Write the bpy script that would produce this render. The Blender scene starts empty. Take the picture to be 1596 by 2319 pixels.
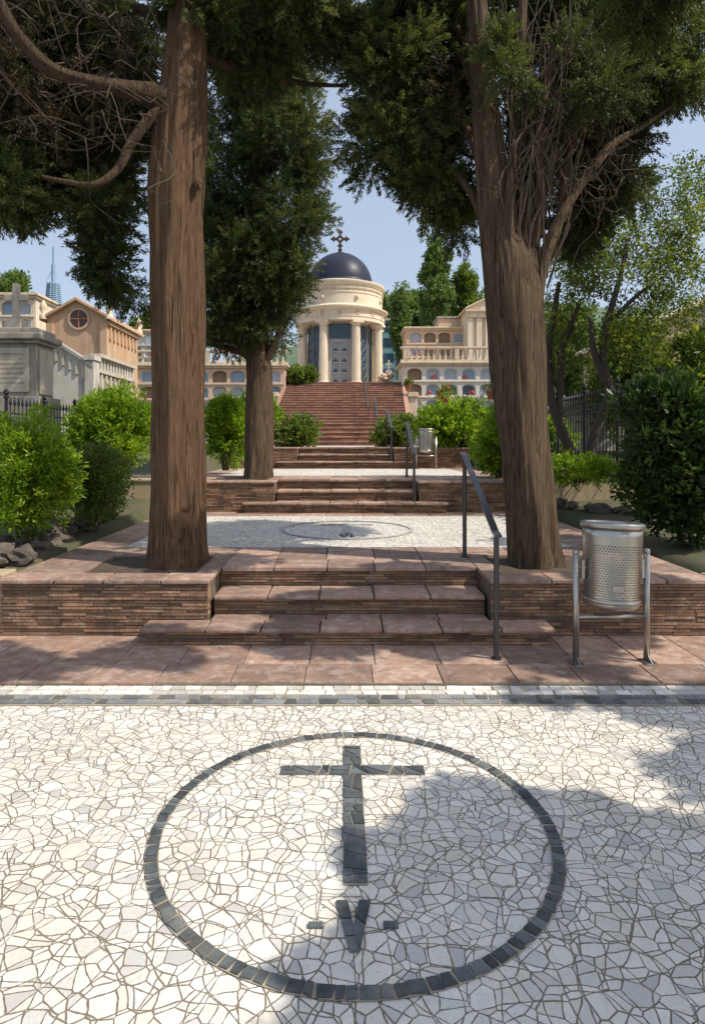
import bpy, bmesh, math, random
import numpy as np
from mathutils import Vector, noise, Matrix
random.seed(7)
R=np.random.default_rng(11)
F=1436.0; YH=1000.0; VX=778.0; H=1.65
def PX(px,d): return (px-VX)/F*d
def PZ(py,d): return H-(py-YH)/F*d
def P(px,py,d): return (PX(px,d),d,PZ(py,d))
scene=bpy.context.scene
COL=scene.collection

# ---------------------------------------------------------------- materials
def nt(name):
    m=bpy.data.materials.new(name); m.use_nodes=True
    n=m.node_tree.nodes; l=m.node_tree.links
    return m,n,l,n['Principled BSDF']
def math_(n,l,op,a,b=None,c=None):
    x=n.new('ShaderNodeMath'); x.operation=op
    for i,v in enumerate((a,b,c)):
        if v is None: continue
        if isinstance(v,(int,float)): x.inputs[i].default_value=v
        else: l.new(v,x.inputs[i])
    return x.outputs[0]
def mixc(n,l,f,a,b,mode='MIX'):
    x=n.new('ShaderNodeMix'); x.data_type='RGBA'; x.blend_type=mode
    for i,v in ((0,f),(6,a),(7,b)):
        if isinstance(v,(int,float)): x.inputs[i].default_value=v
        elif isinstance(v,tuple): x.inputs[i].default_value=(v[0],v[1],v[2],1)
        else: l.new(v,x.inputs[i])
    return x.outputs[2]
def ramp(n,l,f,stops):
    r=n.new('ShaderNodeValToRGB'); e=r.color_ramp.elements
    while len(e)<len(stops): e.new(.5)
    for i,(p,c) in enumerate(stops):
        e[i].position=p; e[i].color=(c,c,c,1) if isinstance(c,(int,float)) else (c[0],c[1],c[2],1)
    l.new(f,r.inputs[0]); return r.outputs[0]
def noise_(n,l,vec,scale,detail=5,rough=.6,dist=0):
    x=n.new('ShaderNodeTexNoise'); x.inputs['Scale'].default_value=scale; x.inputs['Detail'].default_value=detail
    x.inputs['Roughness'].default_value=rough; x.inputs['Distortion'].default_value=dist
    l.new(vec,x.inputs['Vector']); return x
def coords(n,l,scale=(1,1,1)):
    t=n.new('ShaderNodeTexCoord'); m=n.new('ShaderNodeMapping'); m.inputs['Scale'].default_value=scale
    l.new(t.outputs['Object'],m.inputs['Vector']); return m.outputs[0]
def bump(n,l,bs,h,strength,dist=.02):
    b=n.new('ShaderNodeBump'); b.inputs['Strength'].default_value=strength; b.inputs['Distance'].default_value=dist
    l.new(h,b.inputs['Height']); l.new(b.outputs[0],bs.inputs['Normal'])
def stone_mat(name,c1,c2,scale=2.5,rough=.85,bstr=.4,bscale=45,dirt=(.10,.085,.07),dirtamt=.5,tint=0.0,metal=0,pale=None):
    m,n,l,b=nt(name); v=coords(n,l); v2=coords(n,l,(3,3,.5))
    a=noise_(n,l,v,scale,8,.65); s=noise_(n,l,v2,1.6,6,.6); f=noise_(n,l,v,bscale,4,.6)
    c=mixc(n,l,ramp(n,l,a.outputs[0],[(.35,0.),(.65,1.)]),c1,c2)
    c=mixc(n,l,math_(n,l,'MULTIPLY',ramp(n,l,s.outputs[0],[(.5,0.),(.72,1.)]),dirtamt),c,dirt)
    c=mixc(n,l,math_(n,l,'MULTIPLY',ramp(n,l,f.outputs[0],[(.45,0.),(.7,1.)]),.25),c,tuple(x*.5 for x in c1))
    if pale:
        p=noise_(n,l,v,scale*2.7,7,.7,.6)
        c=mixc(n,l,math_(n,l,'MULTIPLY',ramp(n,l,p.outputs[0],[(.47,0.),(.64,1.)]),.65),c,pale)
    if tint>0:
        at=n.new('ShaderNodeAttribute'); at.attribute_name='tint'
        k=math_(n,l,'MULTIPLY_ADD',at.outputs['Fac'],tint*2,1-tint)
        cc=n.new('ShaderNodeCombineXYZ')
        for i in range(3): l.new(k,cc.inputs[i])
        c=mixc(n,l,1.0,c,cc.outputs[0],'MULTIPLY')
    l.new(c,b.inputs['Base Color']); b.inputs['Roughness'].default_value=rough; b.inputs['Metallic'].default_value=metal
    h=math_(n,l,'ADD',f.outputs[0],a.outputs[0]); bump(n,l,b,h,bstr,.01)
    return m
def brick_mat(name,c1,c2,mort,bw=.3,rh=.031,ms=.006,bs=.9,dirt=.45):
    m,n,l,b=nt(name); t=n.new('ShaderNodeTexCoord'); s=n.new('ShaderNodeSeparateXYZ'); l.new(t.outputs['Object'],s.inputs[0])
    nz=noise_(n,l,t.outputs['Object'],5,4); nz2=noise_(n,l,t.outputs['Object'],28,3)
    u=math_(n,l,'ADD',s.outputs[0],s.outputs[1])
    zz=math_(n,l,'MULTIPLY_ADD',nz.outputs[0],.022,s.outputs[2]); zz=math_(n,l,'MULTIPLY_ADD',nz2.outputs[0],.006,zz)
    c=n.new('ShaderNodeCombineXYZ'); l.new(u,c.inputs[0]); l.new(zz,c.inputs[1])
    br=n.new('ShaderNodeTexBrick'); l.new(c.outputs[0],br.inputs['Vector'])
    for k,v in (('Scale',1),('Mortar Size',ms),('Mortar Smooth',.25),('Bias',0),('Brick Width',bw),('Row Height',rh)): br.inputs[k].default_value=v
    br.inputs['Color1'].default_value=(*c1,1); br.inputs['Color2'].default_value=(*c2,1); br.inputs['Mortar'].default_value=(*mort,1)
    br.offset=.37
    big=noise_(n,l,t.outputs['Object'],2.2,7,.7)
    col=mixc(n,l,math_(n,l,'MULTIPLY',ramp(n,l,big.outputs[0],[(.42,0.),(.68,1.)]),dirt),br.outputs[0],tuple(x*.28 for x in c2))
    big2=noise_(n,l,t.outputs['Object'],9,5,.7)
    col=mixc(n,l,math_(n,l,'MULTIPLY',ramp(n,l,big2.outputs[0],[(.52,0.),(.7,1.)]),.35),col,mort)
    l.new(col,b.inputs['Base Color']); b.inputs['Roughness'].default_value=.9
    h=math_(n,l,'MULTIPLY_ADD',br.outputs['Fac'],-1,big2.outputs[0]); bump(n,l,b,h,bs,.02)
    return m
def mosaic_mat(name,s1=13.5,s2=9.5,s3=6.0,g=(.29,.235,.165)):
    m,n,l,b=nt(name); t=n.new('ShaderNodeTexCoord'); o=t.outputs['Object']
    wn=noise_(n,l,o,5.0,2); 
    vm=n.new('ShaderNodeVectorMath'); vm.operation='MULTIPLY_ADD'; l.new(wn.outputs[1],vm.inputs[0]); vm.inputs[1].default_value=(.05,.05,0); l.new(o,vm.inputs[2])
    V=vm.outputs[0]
    def vor(scale,feat,off):
        a=n.new('ShaderNodeVectorMath'); a.operation='ADD'; l.new(V,a.inputs[0]); a.inputs[1].default_value=off
        x=n.new('ShaderNodeTexVoronoi'); x.voronoi_dimensions='2D'; x.feature=feat; x.inputs['Scale'].default_value=scale; l.new(a.outputs[0],x.inputs['Vector']); return x
    offs=((0,0,0),(3.3,1.7,0),(7.1,4.9,0)); d=None; r_=None
    for sc,of,ch in zip((s1,s2,s3),offs,(0,1,2)):
        e=vor(sc,'DISTANCE_TO_EDGE',of); f=vor(sc,'F1',of); dd=math_(n,l,'DIVIDE',e.outputs['Distance'],sc)
        d=dd if d is None else math_(n,l,'MINIMUM',d,dd)
        s=n.new('ShaderNodeSeparateColor'); l.new(f.outputs['Color'],s.inputs[0])
        r_=s.outputs[ch] if r_ is None else math_(n,l,'ADD',r_,s.outputs[ch])
    rnd=math_(n,l,'FRACT',r_)
    # joints of varying width: fine noise frays the edges, broad noise opens and closes them
    fn=noise_(n,l,o,40,4,.7); bn=noise_(n,l,o,3.5,3,.5)
    d=math_(n,l,'MULTIPLY_ADD',fn.outputs[0],-.007,math_(n,l,'ADD',d,.0034)); d=math_(n,l,'MULTIPLY_ADD',bn.outputs[0],-.004,math_(n,l,'ADD',d,.0018))
    mr=n.new('ShaderNodeMapRange'); mr.interpolation_type='SMOOTHSTEP'; mr.inputs[1].default_value=.0006; mr.inputs[2].default_value=.0026; l.new(d,mr.inputs[0])
    c=ramp(n,l,rnd,[(0,(.47,.465,.45)),(.10,(.60,.59,.56)),(.25,(.73,.70,.635)),(.5,(.80,.76,.685)),(.68,(.67,.62,.54)),(.84,(.82,.795,.74)),(1,(.60,.575,.53))])
    vn=noise_(n,l,o,14,8,.75,1.5)
    c=mixc(n,l,math_(n,l,'MULTIPLY',ramp(n,l,vn.outputs[0],[(.44,0.),(.60,1.)]),.3),c,(.49,.475,.45))
    big=noise_(n,l,o,1.1,6,.6)
    c=mixc(n,l,math_(n,l,'MULTIPLY',ramp(n,l,big.outputs[0],[(.42,0.),(.68,1.)]),.3),c,(.50,.42,.31))
    sp=noise_(n,l,o,90,3,.6)
    c=mixc(n,l,math_(n,l,'MULTIPLY',ramp(n,l,sp.outputs[0],[(.57,0.),(.67,1.)]),.4),c,(.33,.28,.21))
    gn=noise_(n,l,o,25,4)
    gc=mixc(n,l,gn.outputs[0],g,tuple(x*.5 for x in g))
    c=mixc(n,l,mr.outputs[0],gc,c)
    l.new(c,b.inputs['Base Color'])
    l.new(math_(n,l,'MULTIPLY_ADD',mr.outputs[0],-.32,.9),b.inputs['Roughness'])
    h=math_(n,l,'MULTIPLY_ADD',rnd,.6,mr.outputs[0]); h=math_(n,l,'MULTIPLY_ADD',vn.outputs[0],.5,h); bump(n,l,b,h,.75,.008)
    return m
def bark_mat(name,c1,c2,dark,sc=1.0,light=1.75):
    m,n,l,b=nt(name); v=coords(n,l,(32*sc,32*sc,1.5*sc)); v2=coords(n,l,(100*sc,100*sc,4.5*sc)); v3=coords(n,l)
    a=noise_(n,l,v,1,10,.74,1.2); f=noise_(n,l,v2,1,6,.75,.4); bg=noise_(n,l,v3,2.4,7,.7)
    c=mixc(n,l,ramp(n,l,bg.outputs[0],[(.38,0.),(.62,1.)]),c1,c2)
    c=mixc(n,l,math_(n,l,'MULTIPLY',ramp(n,l,f.outputs[0],[(.45,0.),(.62,1.)]),.6),c,tuple(min(1,x*light) for x in c1))
    c=mixc(n,l,math_(n,l,'MULTIPLY',ramp(n,l,a.outputs[0],[(.39,1.),(.50,0.)]),.95),c,dark)
    l.new(c,b.inputs['Base Color']); b.inputs['Roughness'].default_value=.95; b.inputs['Specular IOR Level'].default_value=.2
    h=math_(n,l,'MULTIPLY_ADD',f.outputs[0],.6,ramp(n,l,a.outputs[0],[(.34,0.),(.6,1.)])); bump(n,l,b,h,1.0,.045)
    return m
def leaf_mat(name,stops,trans=.35,rough=.55):
    m,n,l,b=nt(name); at=n.new('ShaderNodeAttribute'); at.attribute_name='tint'
    c=ramp(n,l,at.outputs['Fac'],stops); l.new(c,b.inputs['Base Color']); b.inputs['Roughness'].default_value=rough
    b.inputs['Specular IOR Level'].default_value=.3
    tr=n.new('ShaderNodeBsdfTranslucent'); tc=mixc(n,l,1.0,c,(1.6,1.6,.7),'MULTIPLY'); l.new(tc,tr.inputs[0])
    mx=n.new('ShaderNodeMixShader'); mx.inputs[0].default_value=trans; l.new(b.outputs[0],mx.inputs[1]); l.new(tr.outputs[0],mx.inputs[2])
    l.new(mx.outputs[0],n['Material Output'].inputs[0]); return m
def steel_mat(name,col=(.55,.54,.52),rough=.28,perf=False):
    m,n,l,b=nt(name); v=coords(n,l); a=noise_(n,l,v,9,5)
    b.inputs['Metallic'].default_value=.95; l.new(mixc(n,l,a.outputs[0],col,tuple(x*.6 for x in col)),b.inputs['Base Color'])
    l.new(math_(n,l,'MULTIPLY_ADD',a.outputs[0],.25,rough-.1),b.inputs['Roughness'])
    if perf:
        s=n.new('ShaderNodeSeparateXYZ'); l.new(v,s.inputs[0])
        ang=math_(n,l,'ARCTAN2',s.outputs[1],s.outputs[0]); p=.0205
        vv=math_(n,l,'DIVIDE',s.outputs[2],p*.87); fl=math_(n,l,'FLOOR',vv)
        uu=math_(n,l,'MULTIPLY_ADD',fl,.5,math_(n,l,'MULTIPLY',ang,60/(2*math.pi)))
        du=math_(n,l,'SUBTRACT',math_(n,l,'FRACT',uu),.5); dv=math_(n,l,'SUBTRACT',math_(n,l,'FRACT',vv),.5)
        dd=math_(n,l,'SQRT',math_(n,l,'ADD',math_(n,l,'MULTIPLY',du,du),math_(n,l,'MULTIPLY',dv,dv)))
        hole=math_(n,l,'LESS_THAN',dd,.32)
        z1=math_(n,l,'GREATER_THAN',s.outputs[2],.48); z2=math_(n,l,'LESS_THAN',s.outputs[2],.87)
        hole=math_(n,l,'MULTIPLY',hole,math_(n,l,'MULTIPLY',z1,z2))
        tr=n.new('ShaderNodeBsdfTransparent'); mx=n.new('ShaderNodeMixShader'); l.new(hole,mx.inputs[0]); l.new(b.outputs[0],mx.inputs[1]); l.new(tr.outputs[0],mx.inputs[2])
        l.new(mx.outputs[0],n['Material Output'].inputs[0])
    return m
def simple(name,col,rough=.6,metal=0,var=.25,sc=12):
    m,n,l,b=nt(name); v=coords(n,l); a=noise_(n,l,v,sc,5)
    l.new(mixc(n,l,a.outputs[0],tuple(x*(1-var) for x in col),tuple(min(1,x*(1+var)) for x in col)),b.inputs['Base Color'])
    b.inputs['Roughness'].default_value=rough; b.inputs['Metallic'].default_value=metal; return m

M={}
M['mosaic']=mosaic_mat('marble_mosaic')
M['slate']=stone_mat('slate_mosaic',(.05,.06,.065),(.12,.135,.14),9,.6,.6,50,(.22,.19,.15),.5,tint=.55)
M['slateworn']=stone_mat('worn_slate_mosaic',(.40,.395,.38),(.47,.46,.44),8,.6,.4,60,(.3,.26,.2),.3,tint=.2)
M['slateband']=stone_mat('dusty_slate_band',(.13,.14,.145),(.21,.215,.215),5,.6,.4,60,(.38,.32,.25),.7,tint=.5)
M['whitestone']=stone_mat('white_border_stone',(.64,.615,.56),(.70,.67,.61),8,.6,.3,60,(.42,.36,.28),.5,tint=.3)
M['grout']=stone_mat('grout',(.27,.225,.165),(.19,.155,.115),12,.95,.5)
M['joint']=stone_mat('light_joint_mortar',(.42,.36,.28),(.32,.27,.20),12,.95,.5)
M['slab']=stone_mat('terracotta_slab',(.345,.21,.15),(.265,.17,.13),3.5,.8,.6,70,(.12,.10,.085),.75,tint=.28,pale=(.47,.38,.315))
M['mortar']=stone_mat('brick_mortar',(.12,.09,.06),(.19,.145,.10),10,.95,.6)
M['bricks']=stone_mat('thin_tile_brick',(.28,.15,.085),(.195,.11,.07),5,.9,.7,60,(.06,.045,.035),.65,tint=.5,pale=(.34,.25,.175))
M['stair']=brick_mat('stair_brick',(.34,.165,.10),(.27,.13,.085),(.20,.135,.095),.3,.055,.006,.5,.45)
M['nosing']=stone_mat('stair_nosing',(.33,.175,.115),(.39,.235,.165),4,.8,.4,50,(.16,.11,.08),.6,tint=.28)
M['beige']=stone_mat('beige_render',(.44,.34,.22),(.36,.28,.18),2.5,.9,.4,50,(.20,.15,.10),.6)
M['soil']=stone_mat('soil',(.10,.07,.045),(.055,.04,.028),9,.95,1.0,60)
M['earth']=stone_mat('earth_ground',(.10,.085,.045),(.06,.07,.03),1.2,.95,.8,30)
M['rock']=stone_mat('dark_rock',(.15,.12,.095),(.08,.065,.055),6,.9,1.0,30,tint=.2)
M['cream']=stone_mat('cream_stone',(.67,.56,.42),(.73,.63,.49),1.2,.85,.3,30,(.45,.33,.22),.4)
M['creamd']=stone_mat('cream_stone_trim',(.60,.48,.34),(.67,.55,.40),1.5,.85,.3,30,(.30,.2,.13),.5)
M['pale']=stone_mat('pale_tomb_plaster',(.68,.61,.50),(.72,.67,.58),1.3,.9,.3,30,(.42,.30,.2),.5)
M['pink']=stone_mat('peeling_pink_plaster',(.64,.42,.28),(.60,.48,.36),1.1,.9,.3,30,(.36,.24,.16),.5)
M['ochre']=stone_mat('ochre_plaster',(.50,.30,.17),(.56,.40,.27),.9,.9,.3,25,(.26,.16,.10),.6)
M['white']=stone_mat('white_plaster',(.56,.53,.47),(.47,.435,.37),1.6,.88,.4,30,(.20,.17,.14),.8)
M['grey']=stone_mat('grey_stone',(.38,.345,.29),(.28,.255,.21),3,.85,.4,40,(.10,.09,.08),.6)
M['lightstone']=stone_mat('light_stone_panel',(.54,.48,.38),(.46,.41,.33),3,.8,.3,40,(.22,.19,.15),.5)
M['plaq_white']=simple('plaque_white',(.66,.70,.74),.35)
M['plaq_blue']=simple('plaque_blue',(.24,.31,.40),.2)
M['plaq_grey']=simple('plaque_grey',(.38,.39,.42),.4)
M['plaq_dark']=simple('plaque_dark',(.09,.10,.12),.25)
M['plaq_brown']=simple('niche_open',(.26,.18,.12),.9)
M['glass']=simple('blue_glass',(.03,.065,.11),.12,0,.4,3)
M['glass2']=simple('clear_pane',(.24,.25,.26),.15,0,.5,2)
M['lead']=simple('lattice_metal',(.20,.22,.24),.5,.3)
M['doorframe']=simple('door_frame',(.33,.31,.30),.5)
M['iron']=simple('wrought_iron',(.025,.025,.028),.55,.4)
M['ironcross']=simple('rusted_iron',(.07,.042,.027),.8,.2)
M['rail']=simple('painted_steel_rail',(.085,.082,.082),.36,.7)
M['steel']=steel_mat('brushed_steel',(.58,.55,.50),.30)
M['perf']=steel_mat('perforated_steel',(.60,.57,.51),.27,True)
M['bark1']=bark_mat('cypress_bark',(.275,.165,.095),(.205,.125,.075),(.075,.044,.026))
M['bark2']=bark_mat('grey_cypress_bark',(.235,.16,.10),(.17,.12,.08),(.062,.043,.029))
M['limb']=bark_mat('limb_bark',(.17,.115,.072),(.125,.088,.058),(.05,.035,.024),1.6)
M['twig']=simple('dry_twig',(.075,.054,.038),.9)
M['darkbark']=simple('dark_bark',(.06,.048,.038),.9)
M['cyp']=leaf_mat('cypress_foliage',[(0,(.024,.035,.015)),(.45,(.058,.08,.027)),(.8,(.115,.14,.044)),(1,(.18,.19,.07))],.33)
M['cypbrown']=leaf_mat('dry_cypress_foliage',[(0,(.022,.02,.012)),(.5,(.055,.042,.024)),(1,(.09,.068,.036))],.2)
M['bright']=leaf_mat('bright_shrub_leaf',[(0,(.07,.13,.015)),(.5,(.19,.31,.025)),(1,(.38,.47,.05))],.48,.4)
M['mid']=leaf_mat('mid_shrub_leaf',[(0,(.05,.085,.02)),(.5,(.12,.18,.035)),(1,(.24,.29,.07))],.4,.45)
M['dkleaf']=leaf_mat('dark_laurel_leaf',[(0,(.018,.04,.013)),(.6,(.045,.085,.022)),(1,(.12,.18,.04))],.33,.4)
M['loose']=leaf_mat('loose_tree_leaf',[(0,(.03,.05,.014)),(.5,(.09,.135,.024)),(1,(.30,.32,.06))],.48,.5)
M['far']=leaf_mat('far_tree_leaf',[(0,(.08,.13,.04)),(1,(.18,.26,.08))],.35)
M['flower']=simple('purple_flower',(.35,.12,.32),.7)
M['redflower']=simple('red_flower',(.5,.06,.03),.7)
M['terra']=simple('terracotta_pot',(.42,.17,.09),.8)
M['hill']=stone_mat('hazed_wooded_hill',(.08,.13,.075),(.12,.17,.11),.25,.95,.5,.8,(.06,.10,.07),.5)  # distance haze is put into the colour as a paler green
M['tower']=simple('hazy_tower_metal',(.24,.37,.48),.6)  # blue-grey of the distance haze is carried by the base colour
M['teal']=simple('teal_cladding',(.16,.30,.32),.5)
def dome_mat():
    m,n,l,b=nt('glazed_dome_tile'); t=n.new('ShaderNodeTexCoord'); s=n.new('ShaderNodeSeparateXYZ'); l.new(t.outputs['Object'],s.inputs[0])
    ang=math_(n,l,'ARCTAN2',s.outputs[1],s.outputs[0]); c=n.new('ShaderNodeCombineXYZ'); l.new(math_(n,l,'MULTIPLY',ang,2.4),c.inputs[0]); l.new(s.outputs[2],c.inputs[1])
    br=n.new('ShaderNodeTexBrick'); l.new(c.outputs[0],br.inputs[0])
    for k,v in (('Scale',1),('Mortar Size',.012),('Brick Width',.16),('Row Height',.11)): br.inputs[k].default_value=v
    br.inputs['Color1'].default_value=(.006,.010,.028,1); br.inputs['Color2'].default_value=(.016,.022,.05,1); br.inputs['Mortar'].default_value=(.03,.033,.05,1)
    l.new(br.outputs[0],b.inputs['Base Color']); b.inputs['Roughness'].default_value=.42; b.inputs['Specular IOR Level'].default_value=.3; bump(n,l,b,br.outputs['Fac'],.5,.02); return m
M['dome']=dome_mat()

# ---------------------------------------------------------------- builders
def tag(o,label=None,cat=None,group=None,kind=None):
    if label: o['label']=label
    if cat: o['category']=cat
    if group: o['group']=group
    if kind: o['kind']=kind
    return o
def thing(name,label,cat,loc=(0,0,0),group=None,rz=0):
    o=bpy.data.objects.new(name,None); COL.objects.link(o); o.location=loc; o.rotation_euler=(0,0,rz); o.empty_display_size=.1
    return tag(o,label,cat,group)
def link(name,me,m,parent=None):
    o=bpy.data.objects.new(name,me); COL.objects.link(o)
    if m and not me.materials: me.materials.append(m)
    if parent is not None: o.parent=parent
    return o
def root_loc(p):
    v=Vector((0,0,0))
    while p is not None: v+=p.location; p=p.parent
    return v
class MB:
    def __init__(s): s.V=[];s.F=[];s.T=[]
    def add(s,v,f,t=None):
        k=len(s.V); s.V+= [tuple(x) for x in v]; s.F+=[tuple(i+k for i in q) for q in f]
        t=random.random() if t is None else t; s.T+=[t]*len(v); return s
    def box(s,x0,x1,y0,y1,z0,z1,t=None):
        return s.add([(x0,y0,z0),(x1,y0,z0),(x1,y1,z0),(x0,y1,z0),(x0,y0,z1),(x1,y0,z1),(x1,y1,z1),(x0,y1,z1)],
          [(0,3,2,1),(4,5,6,7),(0,1,5,4),(1,2,6,5),(2,3,7,6),(3,0,4,7)],t)
    def prism(s,poly,z0,z1,t=None):
        n=len(poly); v=[(x,y,z0) for x,y in poly]+[(x,y,z1) for x,y in poly]
        f=[tuple(range(n-1,-1,-1)),tuple(range(n,2*n))]+[(i,(i+1)%n,n+(i+1)%n,n+i) for i in range(n)]
        return s.add(v,f,t)
    def prism_y(s,poly,y0,y1,t=None):
        n=len(poly); v=[(x,y0,z) for x,z in poly]+[(x,y1,z) for x,z in poly]
        f=[tuple(range(n)),tuple(range(2*n-1,n-1,-1))]+[(i,n+i,n+(i+1)%n,(i+1)%n) for i in range(n)]
        return s.add(v,f,t)
    def prism_x(s,poly,x0,x1,t=None):
        n=len(poly); v=[(x0,y,z) for y,z in poly]+[(x1,y,z) for y,z in poly]
        f=[tuple(range(n-1,-1,-1)),tuple(range(n,2*n))]+[(i,(i+1)%n,n+(i+1)%n,n+i) for i in range(n)]
        return s.add(v,f,t)
    def tube(s,pts,rad,seg=8,t=None,rough=0,lob=0,seed=0):
        pts=[Vector(p) for p in pts]; n=len(pts)
        if isinstance(rad,(int,float)): rad=[rad]*n
        V=[];Fc=[]; up=None
        for i,p in enumerate(pts):
            d=(pts[min(i+1,n-1)]-pts[max(i-1,0)]).normalized()
            if up is None:
                a=Vector((1,0,0)) if abs(d.x)<.8 else Vector((0,1,0))
                u=(a-d*a.dot(d)).normalized()
            else: u=(up-d*up.dot(d)).normalized()
            up=u; w=d.cross(u)
            for k in range(seg):
                an=2*math.pi*k/seg; r=rad[i]
                if rough or lob:
                    q=Vector((math.cos(an)*1.3,math.sin(an)*1.3,p.z*.55+seed))
                    r*=1+rough*noise.noise(q*2.2)+rough*.5*noise.noise(Vector((q.x*6,q.y*6,q.z*2)))
                    r*=1+lob*math.sin(an*5+p.z*.5+seed+1.5*noise.noise(q))
                V.append(p+u*(math.cos(an)*r)+w*(math.sin(an)*r))
        for i in range(n-1):
            for k in range(seg):
                a=i*seg+k; b=i*seg+(k+1)%seg; Fc.append((a,b,b+seg,a+seg))
        Fc.append(tuple(range(seg-1,-1,-1))); Fc.append(tuple((n-1)*seg+k for k in range(seg)))
        return s.add(V,Fc,t)
    def lathe(s,prof,c=(0,0,0),seg=32,flutes=0,depth=0,t=None):
        V=[];Fc=[];n=len(prof)
        for r,z in prof:
            for k in range(seg):
                a=2*math.pi*k/seg; q=r*(1-depth*abs(math.sin(a*flutes/2))) if flutes else r
                V.append((c[0]+math.cos(a)*q,c[1]+math.sin(a)*q,c[2]+z))
        for i in range(n-1):
            for k in range(seg):
                a=i*seg+k;b=i*seg+(k+1)%seg; Fc.append((a,b,b+seg,a+seg))
        return s.add(V,Fc,t)
    def blob(s,c,r,sub=2,amp=.25,seed=0,t=None):
        bm=bmesh.new(); bmesh.ops.create_icosphere(bm,subdivisions=sub,radius=1)
        V=[]
        for v in bm.verts:
            k=1+amp*noise.noise(v.co*1.4+Vector((seed,seed*.7,0)))*2
            V.append((c[0]+v.co.x*r[0]*k,c[1]+v.co.y*r[1]*k,c[2]+v.co.z*r[2]*k))
        bm.verts.index_update(); Fc=[tuple(x.index for x in f.verts) for f in bm.faces]; bm.free()
        return s.add(V,Fc,t)
    def mesh(s,name,off=Vector((0,0,0)),smooth=False):
        me=bpy.data.meshes.new(name); me.from_pydata([(x-off[0],y-off[1],z-off[2]) for x,y,z in s.V],[],s.F)
        a=me.attributes.new('tint','FLOAT','POINT'); a.data.foreach_set('value',s.T)
        if smooth: me.polygons.foreach_set('use_smooth',[True]*len(me.polygons))
        me.update(); return me
    def build(s,name,m,parent=None,smooth=False,bevel=0,world=True):
        off=root_loc(parent) if (world and parent is not None) else Vector((0,0,0))
        o=link(name,s.mesh(name,off,smooth),m,parent)
        if bevel:
            b=o.modifiers.new('bevel','BEVEL'); b.width=bevel; b.segments=2; b.limit_method='ANGLE'
        return o
def courses(mb,x0,x1,yf,z0,z1,along='x',rh=.0265,gap=.0075,sgn=1):
    """thin tile bricks laid in courses, standing slightly proud of the backing"""
    n=max(1,int(round((z1-z0)/rh))); h=(z1-z0)/n
    for r in range(n):
        x=x0-random.uniform(0,.2); wav=random.uniform(-.002,.002)
        while x<x1:
            w=random.uniform(.17,.32); a=max(x,x0)+.002; b=min(x+w,x1)-.002; x+=w
            if b-a<.02: continue
            if random.random()<.03: continue
            za=z0+r*h+gap/2+random.uniform(-.002,.002)+wav; zb=z0+(r+1)*h-gap/2+random.uniform(-.002,.002)+wav
            pr=random.uniform(.003,.014)
            if along=='x': mb.box(a,b,yf-pr,yf+.01,za,zb)
            else:
                if sgn<0: mb.box(yf-pr,yf+.01,a,b,za,zb)
                else: mb.box(yf-.01,yf+pr,a,b,za,zb)
    return mb
def spath(Pp,step=.1):
    A=np.array(Pp,float); out=[]
    for i in range(len(A)-1):
        p0=A[max(i-1,0)];p1=A[i];p2=A[i+1];p3=A[min(i+2,len(A)-1)]
        n=max(2,int(np.linalg.norm(p2[:3]-p1[:3])/step))
        for k in range(n):
            t=k/n; out.append(.5*((2*p1)+(-p0+p2)*t+(2*p0-5*p1+4*p2-p3)*t*t+(-p0+3*p1-3*p2+p3)*t**3))
    out.append(A[-1]); return np.array(out)
def pl(lst):
    return [(PX(a,d),d,PZ(b,d),r*d/F) for a,b,d,r in lst]
def unit(a): return a/np.maximum(np.linalg.norm(a,axis=1,keepdims=True),1e-9)
def crown(ells,nl,lr,ns,up=.3,inner=.3,flat=1.0,seed=0):
    r=np.random.default_rng(seed+100); E=np.array([e[:6] for e in ells],float)
    w=np.array([(e[3]*e[4]*e[5])**.6*(e[6] if len(e)>6 else 1) for e in ells]); w/=w.sum()
    ix=r.choice(len(E),nl,p=w); u=unit(r.normal(size=(nl,3))); f=r.uniform(inner,1,size=(nl,1))**.6
    c=E[ix,:3]+u*f*E[ix,3:6]; rad=lr*r.uniform(.55,1.35,size=nl)
    li=np.repeat(np.arange(nl),ns); v=unit(r.normal(size=(nl*ns,3)))
    C=c[li]+v*rad[li][:,None]*r.uniform(.35,1,size=(nl*ns,1))*np.array([1,1,flat])
    D=unit(v+.5*u[li]+np.array([0,0,up])+.35*r.normal(size=v.shape))
    T=np.clip(r.uniform(0,1,size=nl)[li]*.5+r.uniform(0,.45,size=len(li)),0,1)
    return C,D,T
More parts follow.
